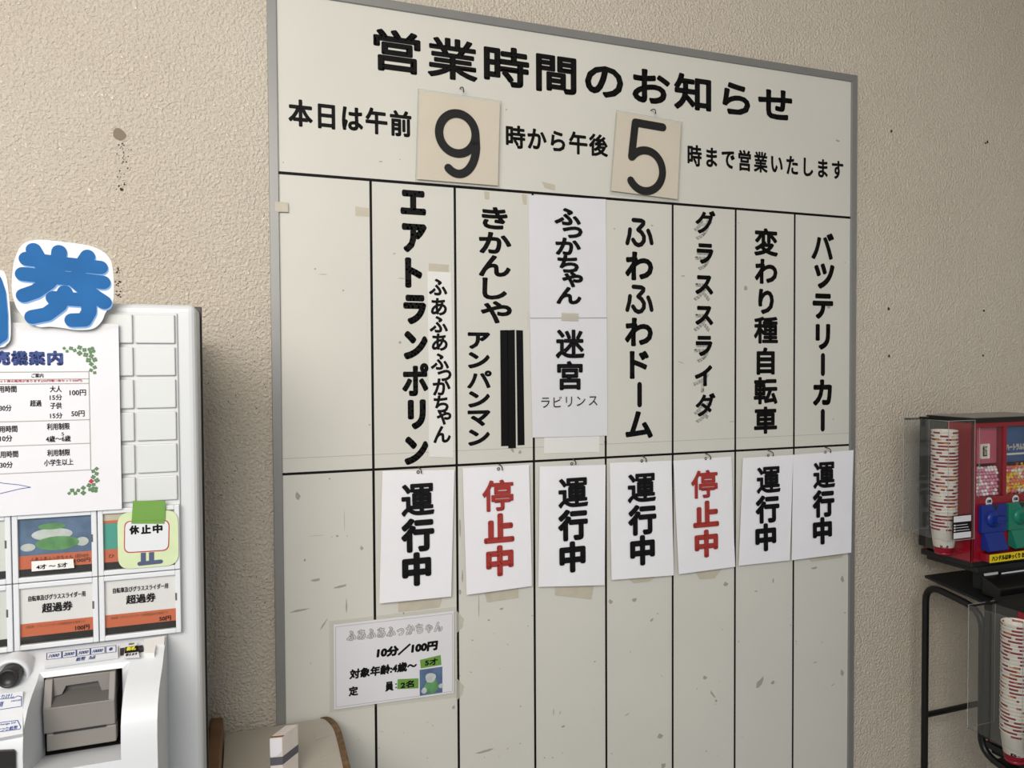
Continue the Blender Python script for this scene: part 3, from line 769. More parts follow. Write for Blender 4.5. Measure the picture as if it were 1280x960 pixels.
# framed picture buttons
def rect_px(q):   # rectangle on the face around the measured quad
    p = [onY(x, y, FY) for x, y in q]
    return min(p[0].x, p[3].x)*.5+max(p[0].x, p[3].x)*.5, (p[1].x+p[2].x)/2, (p[2].z+p[3].z)/2, (p[0].z+p[1].z)/2
Zr1 = (onY(175, 632.5, FY).z, onY(175, 713.5, FY).z); Zr2 = (onY(175, 714.8, FY).z, onY(175, 793.5, FY).z)
XA0, XA1 = onY(124.8, 715, FY).x, XP-0.001
XB0, XB1 = onY(18.6, 720, FY).x, onY(123.6, 715, FY).x
XC0, XC1 = XB0-0.125, XB0-0.0015
CLR = M['clear']
def ticket_button(x0, x1, z1, z0, kind):
    m = MB()
    bx, bz = 0.0075, 0.0075
    y0, y1 = FY-0.011, FY-0.001
    ix0, ix1, iz0, iz1 = x0+bx, x1-bx, z0+bz, z1-bz
    for a, c in [((x0, z0), (ix0, z1)), ((ix1, z0), (x1, z1)), ((ix0, z0), (ix1, iz0)), ((ix0, iz1), (ix1, z1))]:
        m.box((a[0], y0, a[1]), (c[0], y1, c[1]), 0.0010)
    bt = m.build('ticket_button', M['white_plastic'], mach)
    pf = planeY(FY-0.006)
    def R(n, mt, fx0, fz0, fx1, fz1, off):
        k = MB(); X = lambda f: ix0+(ix1-ix0)*f; Z = lambda f: iz1-(iz1-iz0)*f
        yy = FY-0.005-off
        k.face([(X(fx0), yy, Z(fz1)), (X(fx1), yy, Z(fz1)), (X(fx1), yy, Z(fz0)), (X(fx0), yy, Z(fz0))])
        return k.build(n, mt, bt)
    def T(body, cx, cz, w, h, mt, kk=0.05, off=0.0012, lab=None):
        k = MB(); p = Vector((ix0+(ix1-ix0)*cx, FY-0.005, iz1-(iz1-iz0)*cz))
        k.text(pf, body, None, cen=p, wh=((ix1-ix0)*w, (iz1-iz0)*h), k=kk, off=off); return k.build('lettering', mt, bt)
    if kind in ('100', '50'):
        R('insert', M['paper_plain'], 0, 0, 1, 1, 0.0)
        R('price_band', M['orange'], 0, 0.64, 1, 0.90, 0.0004); R('dark_band', M['dark'], 0, 0.87, 1, 1, 0.0006)
        T('自転車及びグラススライダー用', .5, .20, .78, .10, M['ink_soft'], 0.02)
        T('超過券', .5, .39, .42, .17, M['ink_soft'], 0.03)
        T(kind+'円', .84, .81, .20 if kind == '100' else .17, .09, M['ink_soft'], 0.03)
        T('自転車・グラススライダーの時間超過のお客様です', .48, .70, .80, .05, M['wood'], 0.0)
        bt['label'] = 'ticket button for the '+kind+' yen overtime ticket'
    elif kind == 'photo':
        R('picture', M['sky'], 0, 0, 1, .66, 0.0); R('price_band', M['orange'], 0, .64, 1, .88, .0004); R('dark_band', M['dark'], 0, .87, 1, 1, .0005)
        k = MB(); P = lambda fx, fz: Vector((ix0+(ix1-ix0)*fx, FY-0.005, iz1-(iz1-iz0)*fz))
        W = ix1-ix0
        k.raw([P(.52, .46)+pf.n*.0006+pf.u*(W*.30*math.cos(a))+pf.v*(W*.11*math.sin(a)) for a in [2*math.pi*i/24 for i in range(24)]], [tuple(range(24))])
        tag(k.build('green_ride', M['leaf'], bt), 'green inflatable ride in the picture')
        k = MB()
        for cx, cz, rx, rz in [(.45, .30, .28, .095), (.12, .50, .10, .06), (.86, .46, .09, .07)]:
            k.raw([P(cx, cz)+pf.n*.0005+pf.u*(W*rx*math.cos(a))+pf.v*(W*rz*math.sin(a)) for a in [2*math.pi*i/24 for i in range(24)]], [tuple(range(24))])
        k.build('grey_shape', M['pale'], bt)
        k = MB()
        k.raw([P(.45, .16)+pf.n*.0008+pf.u*(W*.19*math.cos(a))+pf.v*(W*.05*math.sin(a)) for a in [2*math.pi*i/20 for i in range(20)]], [tuple(range(20))])
        k.build('green_top', M['leaf'], bt)
        T('ふあふあふっかちゃん 1回10分', .55, .71, .80, .07, M['brown_dark'], 0.0)
        T('100円', .86, .79, .22, .07, M['brown_dark'], 0.02)
        k = MB(); pl2 = planeY(FY-0.012); k.quad_px(pl2, [(39.4, 701.8), (91.4, 698.6), (92.8, 709.8), (39.6, 714.4)], 0, 0.0003)
        s = tag(k.build('label_slip', M['slip'], bt), 'white slip with handwritten age limit')
        k = MB(); k.text(pl2, '4才 ～ 5才', (65, 707.3), 39, 6, 0.04, 0, 0.0005)
        k.build('lettering', M['ink_soft'], bt)
        bt['label'] = 'ticket button with a picture of a green inflatable ride'
    elif kind == 'half':
        R('picture', M['teal_print'], 0, 0, 1, .66, 0.0); R('top_band', M['tan'], 0, 0, 1, .14, .0003); R('red_band', M['orange'], 0, .13, 1, .18, .0004)
        R('price_band', M['orange'], 0, .64, 1, .88, .0004); R('dark_band', M['dark'], 0, .87, 1, 1, .0005)
        T('ひ', .10, .76, .08, .06, M['brown_dark'], 0.0)
    else:
        R('insert', M['cell'], 0, 0, 1, 1, 0.0); R('dark_band', M['dark'], 0, .87, 1, 1, .0006)
    k = MB(); k.box((ix0, FY-0.0095, iz0), (ix1, FY-0.0085, iz1)); k.build('window', CLR, bt)
    k = MB(); zc = z1-(z1-z0)*.42; k.box((ix1-0.0005, FY-0.0112, zc-0.006), (ix1+0.0022, FY-0.010, zc+0.006)); k.build('lamp', M['grey_unit_dark'], bt)
    return bt
ticket_button(XA0, XA1, Zr1[0], Zr1[1], 'half'); ticket_button(XA0, XA1, Zr2[0], Zr2[1], '50')
ticket_button(XB0, XB1, Zr1[0], Zr1[1], 'photo'); ticket_button(XB0, XB1, Zr2[0], Zr2[1], '100')
ticket_button(XC0, XC1, Zr1[0], Zr1[1], 'blank'); ticket_button(XC0, XC1, Zr2[0], Zr2[1], 'blank')
# lower housing with the note reader, bulging towards the user
XH = -0.2013
prof = [(-0.4495, 1.0660), (-0.475, 1.0640), (-0.499, 1.0560), (-0.5235, 1.0420), (-0.5500, 1.0340), (-0.572, 1.0240), (-0.588, 1.010), (-0.597, 0.992), (-0.600, 0.970), (-0.599, 0.94), (-0.597, 0.90), (-0.588, 0.82), (-0.575, 0.70), (-0.56, 0.45)]
def surf_y(z):
    for (y0, z0), (y1, z1) in zip(prof, prof[1:]):
        if z1 <= z <= z0: return y0+(y1-y0)*(z0-z)/(z0-z1)
    return prof[-1][0]
def on_housing(px, py):
    d = ray(px, py)
    lo, hi = 0.9, 1.9
    t = None; n = 900; prev = None
    for i in range(n):
        t = 0.3+1.4*i/n; p = CAM+d*t
        if p.z <= prof[0][1] and p.y >= surf_y(p.z): return p
    return onY(px, py, FY)
ho = [on_housing(44.7, 840), on_housing(155.4, 828), on_housing(159, 954), on_housing(35, 962)]
YIN = -0.512
hi_ = [onY(54, 847.5, YIN), onY(152.8, 835, YIN), onY(154.6, 931, YIN), onY(57.5, 943, YIN)]
hole_x0, hole_x1 = (ho[0].x+ho[3].x)/2, (ho[1].x+ho[2].x)/2
hole_z1, hole_z0 = (ho[0].z+ho[1].z)/2, (ho[2].z+ho[3].z)/2
inn_x0, inn_x1 = (hi_[0].x+hi_[3].x)/2, (hi_[1].x+hi_[2].x)/2
inn_z1, inn_z0 = (hi_[0].z+hi_[1].z)/2, (hi_[2].z+hi_[3].z)/2
zsx = sorted({z for _, z in prof} | {hole_z1, hole_z0}, reverse=True)
full = [(surf_y(z), z) for z in zsx]
xs = [-0.92, hole_x0, hole_x1, XH]
b = MB()
for i in range(len(full)-1):
    for c in range(3):
        (y0, z0), (y1, z1) = full[i], full[i+1]
        if c == 1 and z0 <= hole_z1+1e-6 and z1 >= hole_z0-1e-6: continue
        x0, x1 = xs[c], xs[c+1]
        b.face([(x0, y1, z1), (x1, y1, z1), (x1, y0, z0), (x0, y0, z0)], True)
for xx, rev in ((XH, False), (-0.92, True)):
    for i in range(len(full)-1):
        (y0, z0), (y1, z1) = full[i], full[i+1]
        f = [(xx, FY+0.004, z1), (xx, FY+0.004, z0), (xx, y0, z0), (xx, y1, z1)]
        b.face(f if rev else f[::-1])
b.face([(-0.92, FY+0.004, full[-1][1]), (XH, FY+0.004, full[-1][1]), (XH, full[-1][0], full[-1][1]), (-0.92, full[-1][0], full[-1][1])])
# sloping walls of the recess
sunk = 0.026
nn = 14
def zz(a, c, t): return a+(c-a)*t
L0 = [(hole_x0, surf_y(zz(hole_z1, hole_z0, k/nn)), zz(hole_z1, hole_z0, k/nn)) for k in range(nn+1)]
L1 = [(inn_x0, YIN, zz(inn_z1, inn_z0, k/nn)) for k in range(nn+1)]
R0 = [(hole_x1, p[1], p[2]) for p in L0]; R1 = [(inn_x1, p[1], p[2]) for p in L1]
for k in range(nn):
    b.face([L0[k+1], L1[k+1], L1[k], L0[k]]); b.face([R1[k+1], R0[k+1], R0[k], R1[k]])
b.face([L0[0], L1[0], R1[0], R0[0]]); b.face([L1[-1], L0[-1], R0[-1], R1[-1]])
lh = tag(b.build('lower_housing', M['white_plastic'], mach), 'white bulging lower housing of the ticket machine')
bm = bmesh.new(); bm.from_mesh(lh.data); bmesh.ops.remove_doubles(bm, verts=bm.verts, dist=2e-5); bmesh.ops.recalc_face_normals(bm, faces=bm.faces)
for f in bm.faces: f.smooth = True
bm.to_mesh(lh.data); bm.free()
lh.data.set_sharp_from_angle(angle=math.radians(32))
b = MB(); RB = -0.47
for k in range(nn):
    for P in (L1, R1):
        b.face([P[k+1], (P[k+1][0], RB, P[k+1][2]), (P[k][0], RB, P[k][2]), P[k]])
for k in (0, nn): b.face([L1[k], R1[k], (R1[k][0], RB, R1[k][2]), (L1[k][0], RB, L1[k][2])])
b.face([(inn_x0, RB, inn_z0), (inn_x1, RB, inn_z0), (inn_x1, RB, inn_z1), (inn_x0, RB, inn_z1)])
b.build('recess', M['dark'], mach)
# grey note reader following the slope
def hp_(px, py, dy): 
    p = on_housing(px, py); return onY(px, py, p.y+dy)
UYF = -0.530       # front of the tray
UYT = -0.508              # hood face at the top
ux0, ux1 = inn_x0+0.002, inn_x1-0.0085
uz1 = inn_z1-0.002
zs = onY(95, 880.5, UYF).z; zslot = onY(95, 913, UYF).z; uz0 = onY(100, 935, UYF).z
zh = onY(75, 868, UYT-0.006).z          # lower edge of the hood
b = MB(); b.box((ux0+0.003, UYF+0.004, uz0), (ux1-0.001, RB-0.001, zs-0.003), 0.001); b.box((ux0+0.003, UYT+0.004, zs-0.004), (ux1-0.001, RB-0.001, uz1-0.001)); reader = b.build('note_reader', M['grey_unit_dark'], mach)
b = MB(); b.prism([(ux0, UYF, zs), (ux1, UYF, zs), (ux1, UYF+0.003, zslot), (ux0, UYF+0.003, zslot)], (0, 0.018, 0), 0.0014); b.build('tray_front', M['grey_unit'], reader)
b = MB(); b.box((ux0+0.003, UYF+0.0035, uz0), (ux1+0.001, UYF+0.02, zslot-0.0014), 0.0018); b.build('lower_front', M['grey_unit'], reader)
b = MB(); b.box((ux0+0.012, UYF+0.0015, zslot-0.0018), (ux1-0.012, UYF+0.008, zslot+0.0004)); b.build('slot', M['dark'], reader)
b = MB(); b.face([(ux0+.008, UYF+0.0005, zs-0.0003), (ux1-.006, UYF+0.0005, zs-0.0003), (ux1-.008, UYT+0.004, zh+0.002), (ux0+.010, UYT+0.004, zh+0.002)]); b.build('tray', M['grey_unit_dark'], reader)
for x0, x1 in ((ux0, ux0+0.0105), (ux1-0.0085, ux1)):
    b = MB(); b.prism([(x0, UYF+0.001, zs-0.001), (x0, UYT-0.008, uz1), (x0, RB-0.001, uz1), (x0, RB-0.001, zs-0.001)], (x1-x0, 0, 0), 0.001)
    b.build('cheek', M['grey_unit'], reader)
HYq = UYT-0.006
def hq(px, py): p = onY(px, py, HYq); return (p.x, p.z)
hp = [(ux0+.0105, uz1-0.0005), (ux1-.0085, uz1-0.0005), (ux1-.0085, hq(136, 862)[1]), hq(127, 863.5), hq(122.5, 851.5), hq(82.5, 857.5), hq(77.5, 868), hq(66, 871)]
hp[-1] = (ux0+.0105, hp[-1][1])
b = MB(); b.prism([(x, HYq, z) for x, z in hp], (0, 0.03, 0), 0.0008); b.build('hood', M['grey_unit'], reader)
# cancel knob and its dished seat, coin return window
kp = on_housing(13.5, 845)
c = onY(13.5, 845, kp.y-0.006)
b = MB(); b.lathe(c, [(0.0005, -0.006), (0.0135, -0.006), (0.0180, -0.002), (0.0205, 0.002), (0.0225, 0.002), (0.0245, -0.004), (0.025, -0.03)], 32, 'y'); b.build('knob_seat', M['white_plastic'], mach)
c2 = onY(11.5, 846, kp.y-0.019)
b = MB(); b.lathe(c2, [(0.0140, -0.022), (0.0140, 0.006), (0.0130, 0.008), (0.0105, 0.0085), (0.0100, 0.006), (0.0, 0.0058)], 32, 'y'); tag(b.build('knob', M['dark'], mach), 'black round cancel knob')
wp = planeY(-0.604)
b = MB(); q = [wp.pt(*p) for p in [(-30, 940), (16.5, 938), (19.2, 941), (19.5, 990), (-30, 994)]]; b.prism(q, (0, 0.004, 0), 0.0005); tag(b.build('coin_window', M['dark'], mach), 'dark window at the lower left')
# printed labels on the housing
class Slope(Plane):
    pass
def sticker_plane(px0, py0, px1, py1):
    """plane through two heights on the curved housing"""
    a, c = on_housing(px0, py0), on_housing(px1, py1)
    v = Vector((0, a.y-c.y, a.z-c.z)); o = (a+c)/2
    pl = Plane(o, (1, 0, 0), v)
    pl.o = o+pl.n*0.006
    return pl
sp1 = sticker_plane(100, 812, 100, 829)
b = MB(); b.quad_px(sp1, [(55.5, 818), (147, 806.5), (147.5, 820), (55.5, 833)], 0, 0.004); st = tag(b.build('sticker', M['white_plastic'], mach), 'label listing accepted notes')
b = MB()
for x0, x1 in [(58.5, 77), (78, 95), (96, 112.5), (113.5, 131), (132.5, 145)]:
    yt = lambda x: 816.6-(x-58)*0.112
    qq = [sp1.pt(x0, yt(x0)), sp1.pt(x1, yt(x1)), sp1.pt(x1, yt(x1)+8.2), sp1.pt(x0, yt(x0)+8.2)]
    for k in range(4): b.bar(sp1, qq[k], qq[(k+1) % 4], 0.0005, 0.0004)
for tx, x in [('1000', 67.8), ('2000', 86.5), ('5000', 104.3), ('10000', 122.3)]:
    b.text(sp1, tx, (x, 820.8-(x-58)*0.112), 12.5, 4, 0.03, 0.1, 0.0004)
b.text(sp1, '紙幣', (101, 823.8), 11.5, 5, 0.02, 0, 0.0004); b.text(sp1, '/bill', (115, 822), 8, 4.4, 0.02, 0, 0.0004); b.text(sp1, '●', (138.6, 811.5), 4.5, 4, 0, 0, 0.0004)
b.build('lettering', M['navy'], st)
sp2 = sticker_plane(165, 803, 165, 821)
b = MB(); b.quad_px(sp2, [(150, 810.3), (178.5, 806.2), (179, 812), (150, 817)], 0, 0.004); b.build('sticker', M['dark'], mach)
b = MB(); b.quad_px(sp2, [(157.5, 804.5), (170.5, 802.6), (174.5, 821), (154, 822.3)], 0.0012, 0.0012); s2 = tag(b.build('sticker', M['paper_plain'], mach), 'small badge about new banknotes')
b = MB(); b.quad_px(sp2, [(156.8, 808.8), (172, 806.6), (173.2, 814.6), (155.4, 816.8)], 0.0016); b.build('dark_field', M['ink_soft'], s2)
b = MB(); b.text(sp2, '新札', (164.3, 811.8), 12, 5.2, 0.04, 0, 0.002); b.build('lettering', M['yellow_ink'], s2)
b = MB(); b.text(sp2, '使えます', (164.5, 819), 15, 3.4, 0.03, 0, 0.0018); b.text(sp2, '2024', (164.3, 806), 7, 2.2, 0.03, 0, 0.0018); b.build('lettering', M['ink_soft'], s2)
b = MB(); b.quad_px(sticker_plane(190, 798, 190, 815), [(180.5, 799), (206, 795), (205, 804), (195, 806), (193, 816), (180, 816)], 0, 0.03); tag(b.build('tape_patch', M['slip'], mach), 'scrap of white tape at the right of the housing')
sp3 = sticker_plane(14, 870, 14, 915)
def bubble(q, body, lab):
    m = MB()
    qq = [sp3.pt(*p) for p in q]
    for k in range(len(qq)): m.bar(sp3, qq[k], qq[(k+1) % len(qq)], 0.0005, 0.0004)
    for args in body: m.text(sp3, *args, 0.02, 0, 0.0004)
    return tag(m.build('lettering', M['pen'], mach), lab)
b = MB(); b.quad_px(sp3, [(-20, 870), (28.5, 864), (28.5, 917), (-20, 926)], 0, 0.006); b.build('sticker', M['white_plastic'], mach)
bubble([(-15, 881), (0, 874), (18, 872.5), (22, 870), (27, 871), (27, 883), (-15, 889.5)], [('とりけし', (7, 871), 22, 6), ('取消', (-2, 881), 12, 7), ('cancel', (20, 875.5), 12, 2.6)], 'blue cancel label beside the knob')
bubble([(-15, 905.5), (22, 900.5), (26, 909), (25, 911.5), (-15, 917)], [('change bill', (9, 905), 21, 3), ('おつり紙幣', (9, 911), 26, 5)], 'blue change label')

# guide sheet fixed on the machine
gp = planeY(FY-0.016)
q = [(-125, 441), (147.5, 405), (149.5, 636), (-122, 642)]
g0, g1 = gp.pt(148, 405), gp.pt(148.8, 636.5)
gx0, gx1 = g0.x-0.36, g0.x
e = thing('guide_sheet', 'white printed price guide sheet with clovers hung on the ticket machine', 'poster', (gx0, gp.o.y, g1.z))
b = MB(); b.box((gx0, gp.o.y, g1.z), (gx1, gp.o.y+0.0012, g0.z)); b.build('paper', M['paper_plain'], e)
def title(m):
    for ch, x, w in [('券', -19, 21), ('売', 2.5, 21), ('機', 24.5, 21.5), ('案', 46.3, 21), ('内', 69, 20)]:
        m.text(gp, ch, (x, 447.6), w, 18.5, 0.07, 0, 0.0006)
lettering(title, M['navy'], 'bold blue title', e)
def body(m):
    for t in [('ご案内', (46.9, 469.4), 15, 5.4), ('用時間', (9.5, 486.4), 22.5, 8.5), ('30分', (7, 510), 15, 8), ('超過', (44.8, 504), 14.5, 8), ('大人', (69.8, 486.2), 14.5, 8), ('15分', (70, 496.7), 15.5, 7.2), ('子供', (70, 507), 14.5, 8), ('15分', (70.4, 519.4), 15.5, 7.2),
              ('100円', (97.3, 490.8), 20.5, 7.6), ('50円', (97.5, 517), 16.5, 7.6), ('用時間', (10.5, 536.2), 22.5, 8.5), ('利用制限', (73, 533), 28.5, 8.5), ('10分', (7.7, 548), 15.5, 8), ('4歳～6歳', (73, 548.4), 31, 8), ('用時間', (11.5, 567.7), 22.5, 8.5), ('利用制限', (73.4, 565.8), 28.5, 8.5), ('30分', (8, 581), 16, 8), ('小学生以上', (73.5, 577.8), 36.5, 8.2), ('5', (78.5, 542.5), 3.4, 4)]:
        m.text(gp, t[0], t[1], t[2], t[3], 0.02, 0, 0.0006)
lettering(body, M['ink_soft'], 'small black price table', e)
lettering(lambda m: m.text(gp, '(お得なセット券の販売があります)(50円増11枚セット500円)', (42, 476.4), 124, 3.6, 0.02, 0, 0.0006), M['crimson'], 'tiny red line', e)
b = MB(); Zl = lambda x, y: gp.pt(x, y).z
xr = gp.pt(111.8, 500).x
for y in (464.5, 473.5, 479.2, 524.5, 554, 587.3):
    z = Zl(111, y); b.bar(gp, (gx0+.02, gp.o.y, z), (xr, gp.o.y, z), 0.0006, 0.0005)
b.bar(gp, (xr, gp.o.y, Zl(111, 464.5)), (xr, gp.o.y, Zl(111, 587.3)), 0.0006, 0.0005)
b.build('table_lines', M['scuff'], e)
b = MB()
for a, c in [((-60, 592), (4, 604)), ((4, 604), (24, 606)), ((24, 606), (38.5, 609)), ((38.5, 609), (25, 611)), ((25, 611), (0, 617)), ((0, 617), (-50, 622))]:
    b.bar(gp, gp.pt(*a), gp.pt(*c), 0.0005, 0.0005)
b.build('pointer_outline', M['pen'], e)
def clover(m, x, y, r):
    c = gp.pt(x, y)
    a0 = random.random()*1.5
    for k in range(4):
        a = a0+k*math.pi/2; m.stroke(gp, [c+gp.u*(r*.62*math.cos(a))+gp.v*(r*.62*math.sin(a))], r*.56, 0.0005, 8)
spots_t = [(395, 765, 1), (413, 783, 1), (437, 765, 1.3), (460, 778, 1.2), (490, 760, 1.5), (490, 795, 1.6), (520, 775, 1.4), (528, 805, 1.6), (563, 777, 2.3), (545, 838, 1.7), (562, 812, 1.5), (583, 835, 1.6), (562, 862, 1.4), (583, 882, 1.3), (560, 900, 1.2), (583, 915, 1.1)]
spots_b = [(415, 848, 1), (433, 830, 1.4), (452, 848, 1.2), (470, 830, 1.2), (500, 845, 1.5), (500, 815, 1.4), (535, 800, 1.5), (540, 825, 1.2), (567, 825, 2.2), (563, 795, 1.2), (582, 770, 1.6), (560, 750, 1.4), (580, 730, 1.3), (560, 715, 1.3), (580, 700, 1.2)]
for x, y, s in spots_t:
    m = MB(); clover(m, x/4.923, 280+y/4.923, 0.0022*s); m.build('clover', M['clover'], e)
for x, y, s in spots_b:
    m = MB(); clover(m, x/4.8, 440+y/4.8, 0.0022*s); m.build('clover', M['clover'], e)
m = MB(); clover(m, 548/4.8, 440+775/4.8, 0.0032); tag(m.build('clover', M['crimson'], e), 'red clover')

# big laminated letters along the top edge
def Z1(x, y): return (x/4.923, 280+y/4.923)
lp = planeY(FY-0.024)
def letter(name, lab, outline, strokes, r, film):
    e = thing(name, lab, 'sign', lp.pt(*film[-1]), 'big blue letters along the top of the machine')
    m = MB(); m.prism([lp.pt(*Z1(*p), -0.0012) for p in film], (0, 0.0012, 0)); m.build('laminate', M['film'], e)
    # rounded white backing
    pts = [Vector((p[0], p[1], 0)) for p in outline]; sm = []
    n = len(pts)
    for i in range(n):
        p0, p1, p2, p3 = pts[i-1], pts[i], pts[(i+1) % n], pts[(i+2) % n]
        for k in range(5):
            t = k/5
            q = 0.5*((2*p1)+(-p0+p2)*t+(2*p0-5*p1+4*p2-p3)*t*t+(-p0+3*p1-3*p2+p3)*t**3); sm.append((q.x, q.y))
    m = MB(); m.prism([lp.pt(*Z1(*p), 0.0005) for p in sm], (0, 0.0012, 0)); m.build('white_backing', M['white_plastic'], e)
    m = MB()
    for s in strokes: m.stroke(lp, [lp.pt(*Z1(p[0]+6, p[1]+10)) for p in s], r, 0.0008, 18)
    m.build('letter_shadow', M['blue_light'], e)
    m = MB()
    for s in strokes: m.stroke(lp, [lp.pt(*Z1(*p)) for p in s], r, 0.0012, 18)
    m.build('letter', M['blue'], e)
    return e
letter('letter_sign', 'round white cutout with a big blue 券 on top of the ticket machine',
       [(140, 125), (235, 97), (400, 112), (540, 132), (625, 165), (680, 222), (697, 310), (701, 420), (690, 490), (650, 545), (625, 600), (570, 645), (470, 652), (385, 640), (310, 632), (235, 632), (165, 590), (105, 520), (75, 420), (75, 310), (95, 205)],
       [[(208, 160), (262, 255)], [(540, 200), (485, 285)], [(165, 214), (400, 246), (618, 268)], [(142, 308), (300, 325), (520, 345), (635, 360)],
        [(365, 172), (352, 290), (300, 360), (220, 415), (148, 440)], [(450, 340), (520, 400), (600, 455), (642, 482)],
        [(330, 455), (440, 462), (548, 470), (548, 540), (520, 590), (445, 592)], [(400, 420), (365, 500), (290, 555), (200, 572)]],
       0.0104, [(205, 45), (630, 130), (690, 190), (716, 330), (716, 632), (560, 662), (120, 650), (60, 600), (50, 300), (130, 90)])
letter('letter_sign', 'blue letter cutout cut off by the left edge of the photo',
       [(-330, 300), (-150, 262), (0, 284), (35, 312), (50, 400), (64, 560), (64, 700), (40, 742), (0, 760), (-200, 765), (-330, 740)],
       [[(-30, 345), (-5, 420), (8, 560), (8, 690), (-40, 720)], [(-250, 380), (-120, 360), (-30, 345)], [(-250, 540), (-120, 540), (5, 560)], [(-250, 700), (-120, 720), (-40, 720)], [(-260, 380), (-260, 700)]],
       0.0085, [(-340, 260), (-100, 240), (40, 270), (62, 330), (78, 560), (78, 740), (-340, 780)])
# paused card with green tape
def Z9(x, y): return (140+x/9.6, 620+y/9.6)
cp = planeY(FY-0.0135)
e = thing('paused_card', 'pale green card reading 休止中 taped over the upper right ticket button', 'card', cp.pt(*Z9(70, 880)))
def rrect(cs, r, n=6):
    out = []
    k = len(cs)
    for i in range(k):
        p, a, c = Vector(cs[i]), Vector(cs[i-1]), Vector(cs[(i+1) % k])
        da = (a-p).normalized(); dc = (c-p).normalized()
        for j in range(n+1):
            t = j/n
            out.append(tuple((p+da*r)*(1-t)**2+2*t*(1-t)*p+(p+dc*r)*t*t))
    return out
m = MB(); m.prism([cp.pt(*Z9(*p)) for p in rrect([(62, 205), (790, 165), (802, 825), (75, 885)], 150)], (0, 0.0012, 0)); m.build('card', M['pale_green'], e)
m = MB(); m.face([cp.pt(*Z9(*p), 0.0005) for p in rrect([(147, 300), (692, 285), (684, 655), (142, 688)], 80)][::-1]); tag(m.build('border', M['crimson'], e), 'dark red border')
m = MB(); m.face([cp.pt(*Z9(*p), 0.0008) for p in rrect([(160, 311), (680, 297), (672, 643), (154, 675)], 72)][::-1]); m.build('panel', M['white_plastic'], e)
m = MB()
for ch, x, y in [('休', 268, 405), ('止', 408, 397), ('中', 548, 390)]: m.text(cp, ch, Z9(x, y), 12.4, 11.4, 0.06, 0, 0.0011)
m.build('lettering', M['ink_soft'], e)
m = MB(); m.quad_px(cp, [Z9(345, 682), Z9(406, 678), Z9(406, 790), Z9(345, 795)], 0.0006); m.quad_px(cp, [Z9(443, 676), Z9(505, 672), Z9(505, 785), Z9(443, 790)], 0.0006)
m.stroke(cp, [cp.pt(*Z9(332, 812)), cp.pt(*Z9(585, 785))], 0.0033, 0.0007); tag(m.build('stand_print', M['slate'], e), 'printed slate posts and foot')
m = MB(); m.quad_px(cp, [Z9(250, 58), Z9(642, 58), Z9(634, 290), Z9(236, 295)], 0.0024, 0.0008); m.build('green_tape', M['green'], e)
m = MB(); m.quad_px(cp, [Z9(238, 285), Z9(634, 272), Z9(628, 333), Z9(230, 332)], 0.0016, 0.0005); m.build('green_tape', M['green'], e)

# ------------------------------------------------------------------ small table, boxes and board beside the machine
TZ = 0.68
tab = thing('side_table', 'small beige side table with a worn rounded edge against the wall', 'table', (0.0, -0.2, 0.0))
def topline(r, inset):
    x1 = 0.113-inset; out = [(-0.1315, -0.0085), (0.088, -0.0085)]
    for k in range(1, 9):
        a = math.radians(90-k*10.5)
        out.append((x1-0.030+0.030*math.cos(a)*1.0, -0.10+0.096*math.sin(a)))
    out += [(x1+0.0005, -0.14), (x1, -0.25), (x1-0.004, -0.36), (x1-0.02, -0.42), (x1-0.05, -0.445), (-0.1315, -0.45)]
    return out
b = MB(); b.prism([(x, y, TZ) for x, y in topline(0, 0.006)], (0, 0, -0.024)); b.build('table_top', M['top'], tab)
b = MB()
o_, i_ = topline(0, -0.001)[1:-1], topline(0, 0.013)[1:-1]
for k in range(len(o_)-1):
    b.prism([(o_[k][0], o_[k][1], TZ+0.0015), (o_[k+1][0], o_[k+1][1], TZ+0.0015), (i_[k+1][0], i_[k+1][1], TZ+0.0015), (i_[k][0], i_[k][1], TZ+0.0015)], (0, 0, -0.028))
tag(b.build('edge_band', M['worn'], tab), 'chipped brown edge band')
for x, y in [(-0.105, -0.035), (0.075, -0.06), (-0.105, -0.41), (0.06, -0.40)]:
    b = MB(); b.tube([(x, y, 0.0), (x, y, TZ-0.02)], 0.011, 12); b.build('leg', M['black'], tab)
zp = Plane((0, 0, TZ), (1, 0, 0), (0, 1, 0))
for q in [[(389.3, 912.3), (410, 906.4), (416, 918.2), (394.5, 925.7)], [(397.5, 932.3), (418, 925.7), (422.7, 941.2), (400.5, 946.4)], [(401.2, 948.7), (424, 942.7), (428.4, 959), (403.4, 965)]]:
    pts = [onZ(x, y, TZ+0.0006) for x, y in q]
    b = MB(); b.prism(pts, (0, 0, -0.0004)); s = b.build('tape_patch', M['tan'], tab)
    b = MB(); b.prism([p+(sum(pts, Vector())/4-p)*0.09+Vector((0, 0, 0.0004)) for p in pts], (0, 0, -0.0003)); b.build('tape_film', M['top'], s)
# upright brown board and dark box
b = MB(); b.prism([(-0.1665, -0.03, 0.0), (-0.1345, -0.03, 0.0), (-0.1345, -0.03, 0.728), (-0.1570, -0.03, 0.731), (-0.1625, -0.03, 0.726)], (0, -0.30, 0), 0.002)
tag(b.build('wooden_board', M['wood'],), 'brown wooden board standing upright between table and ticket machine', 'board')
b = MB(); b.box((-0.176, -0.027, 0.0), (-0.140, -0.004, 0.6990), 0.002); tag(b.build('dark_box', M['brown_dark']), 'dark brown box at the wall behind the upright board', 'board')
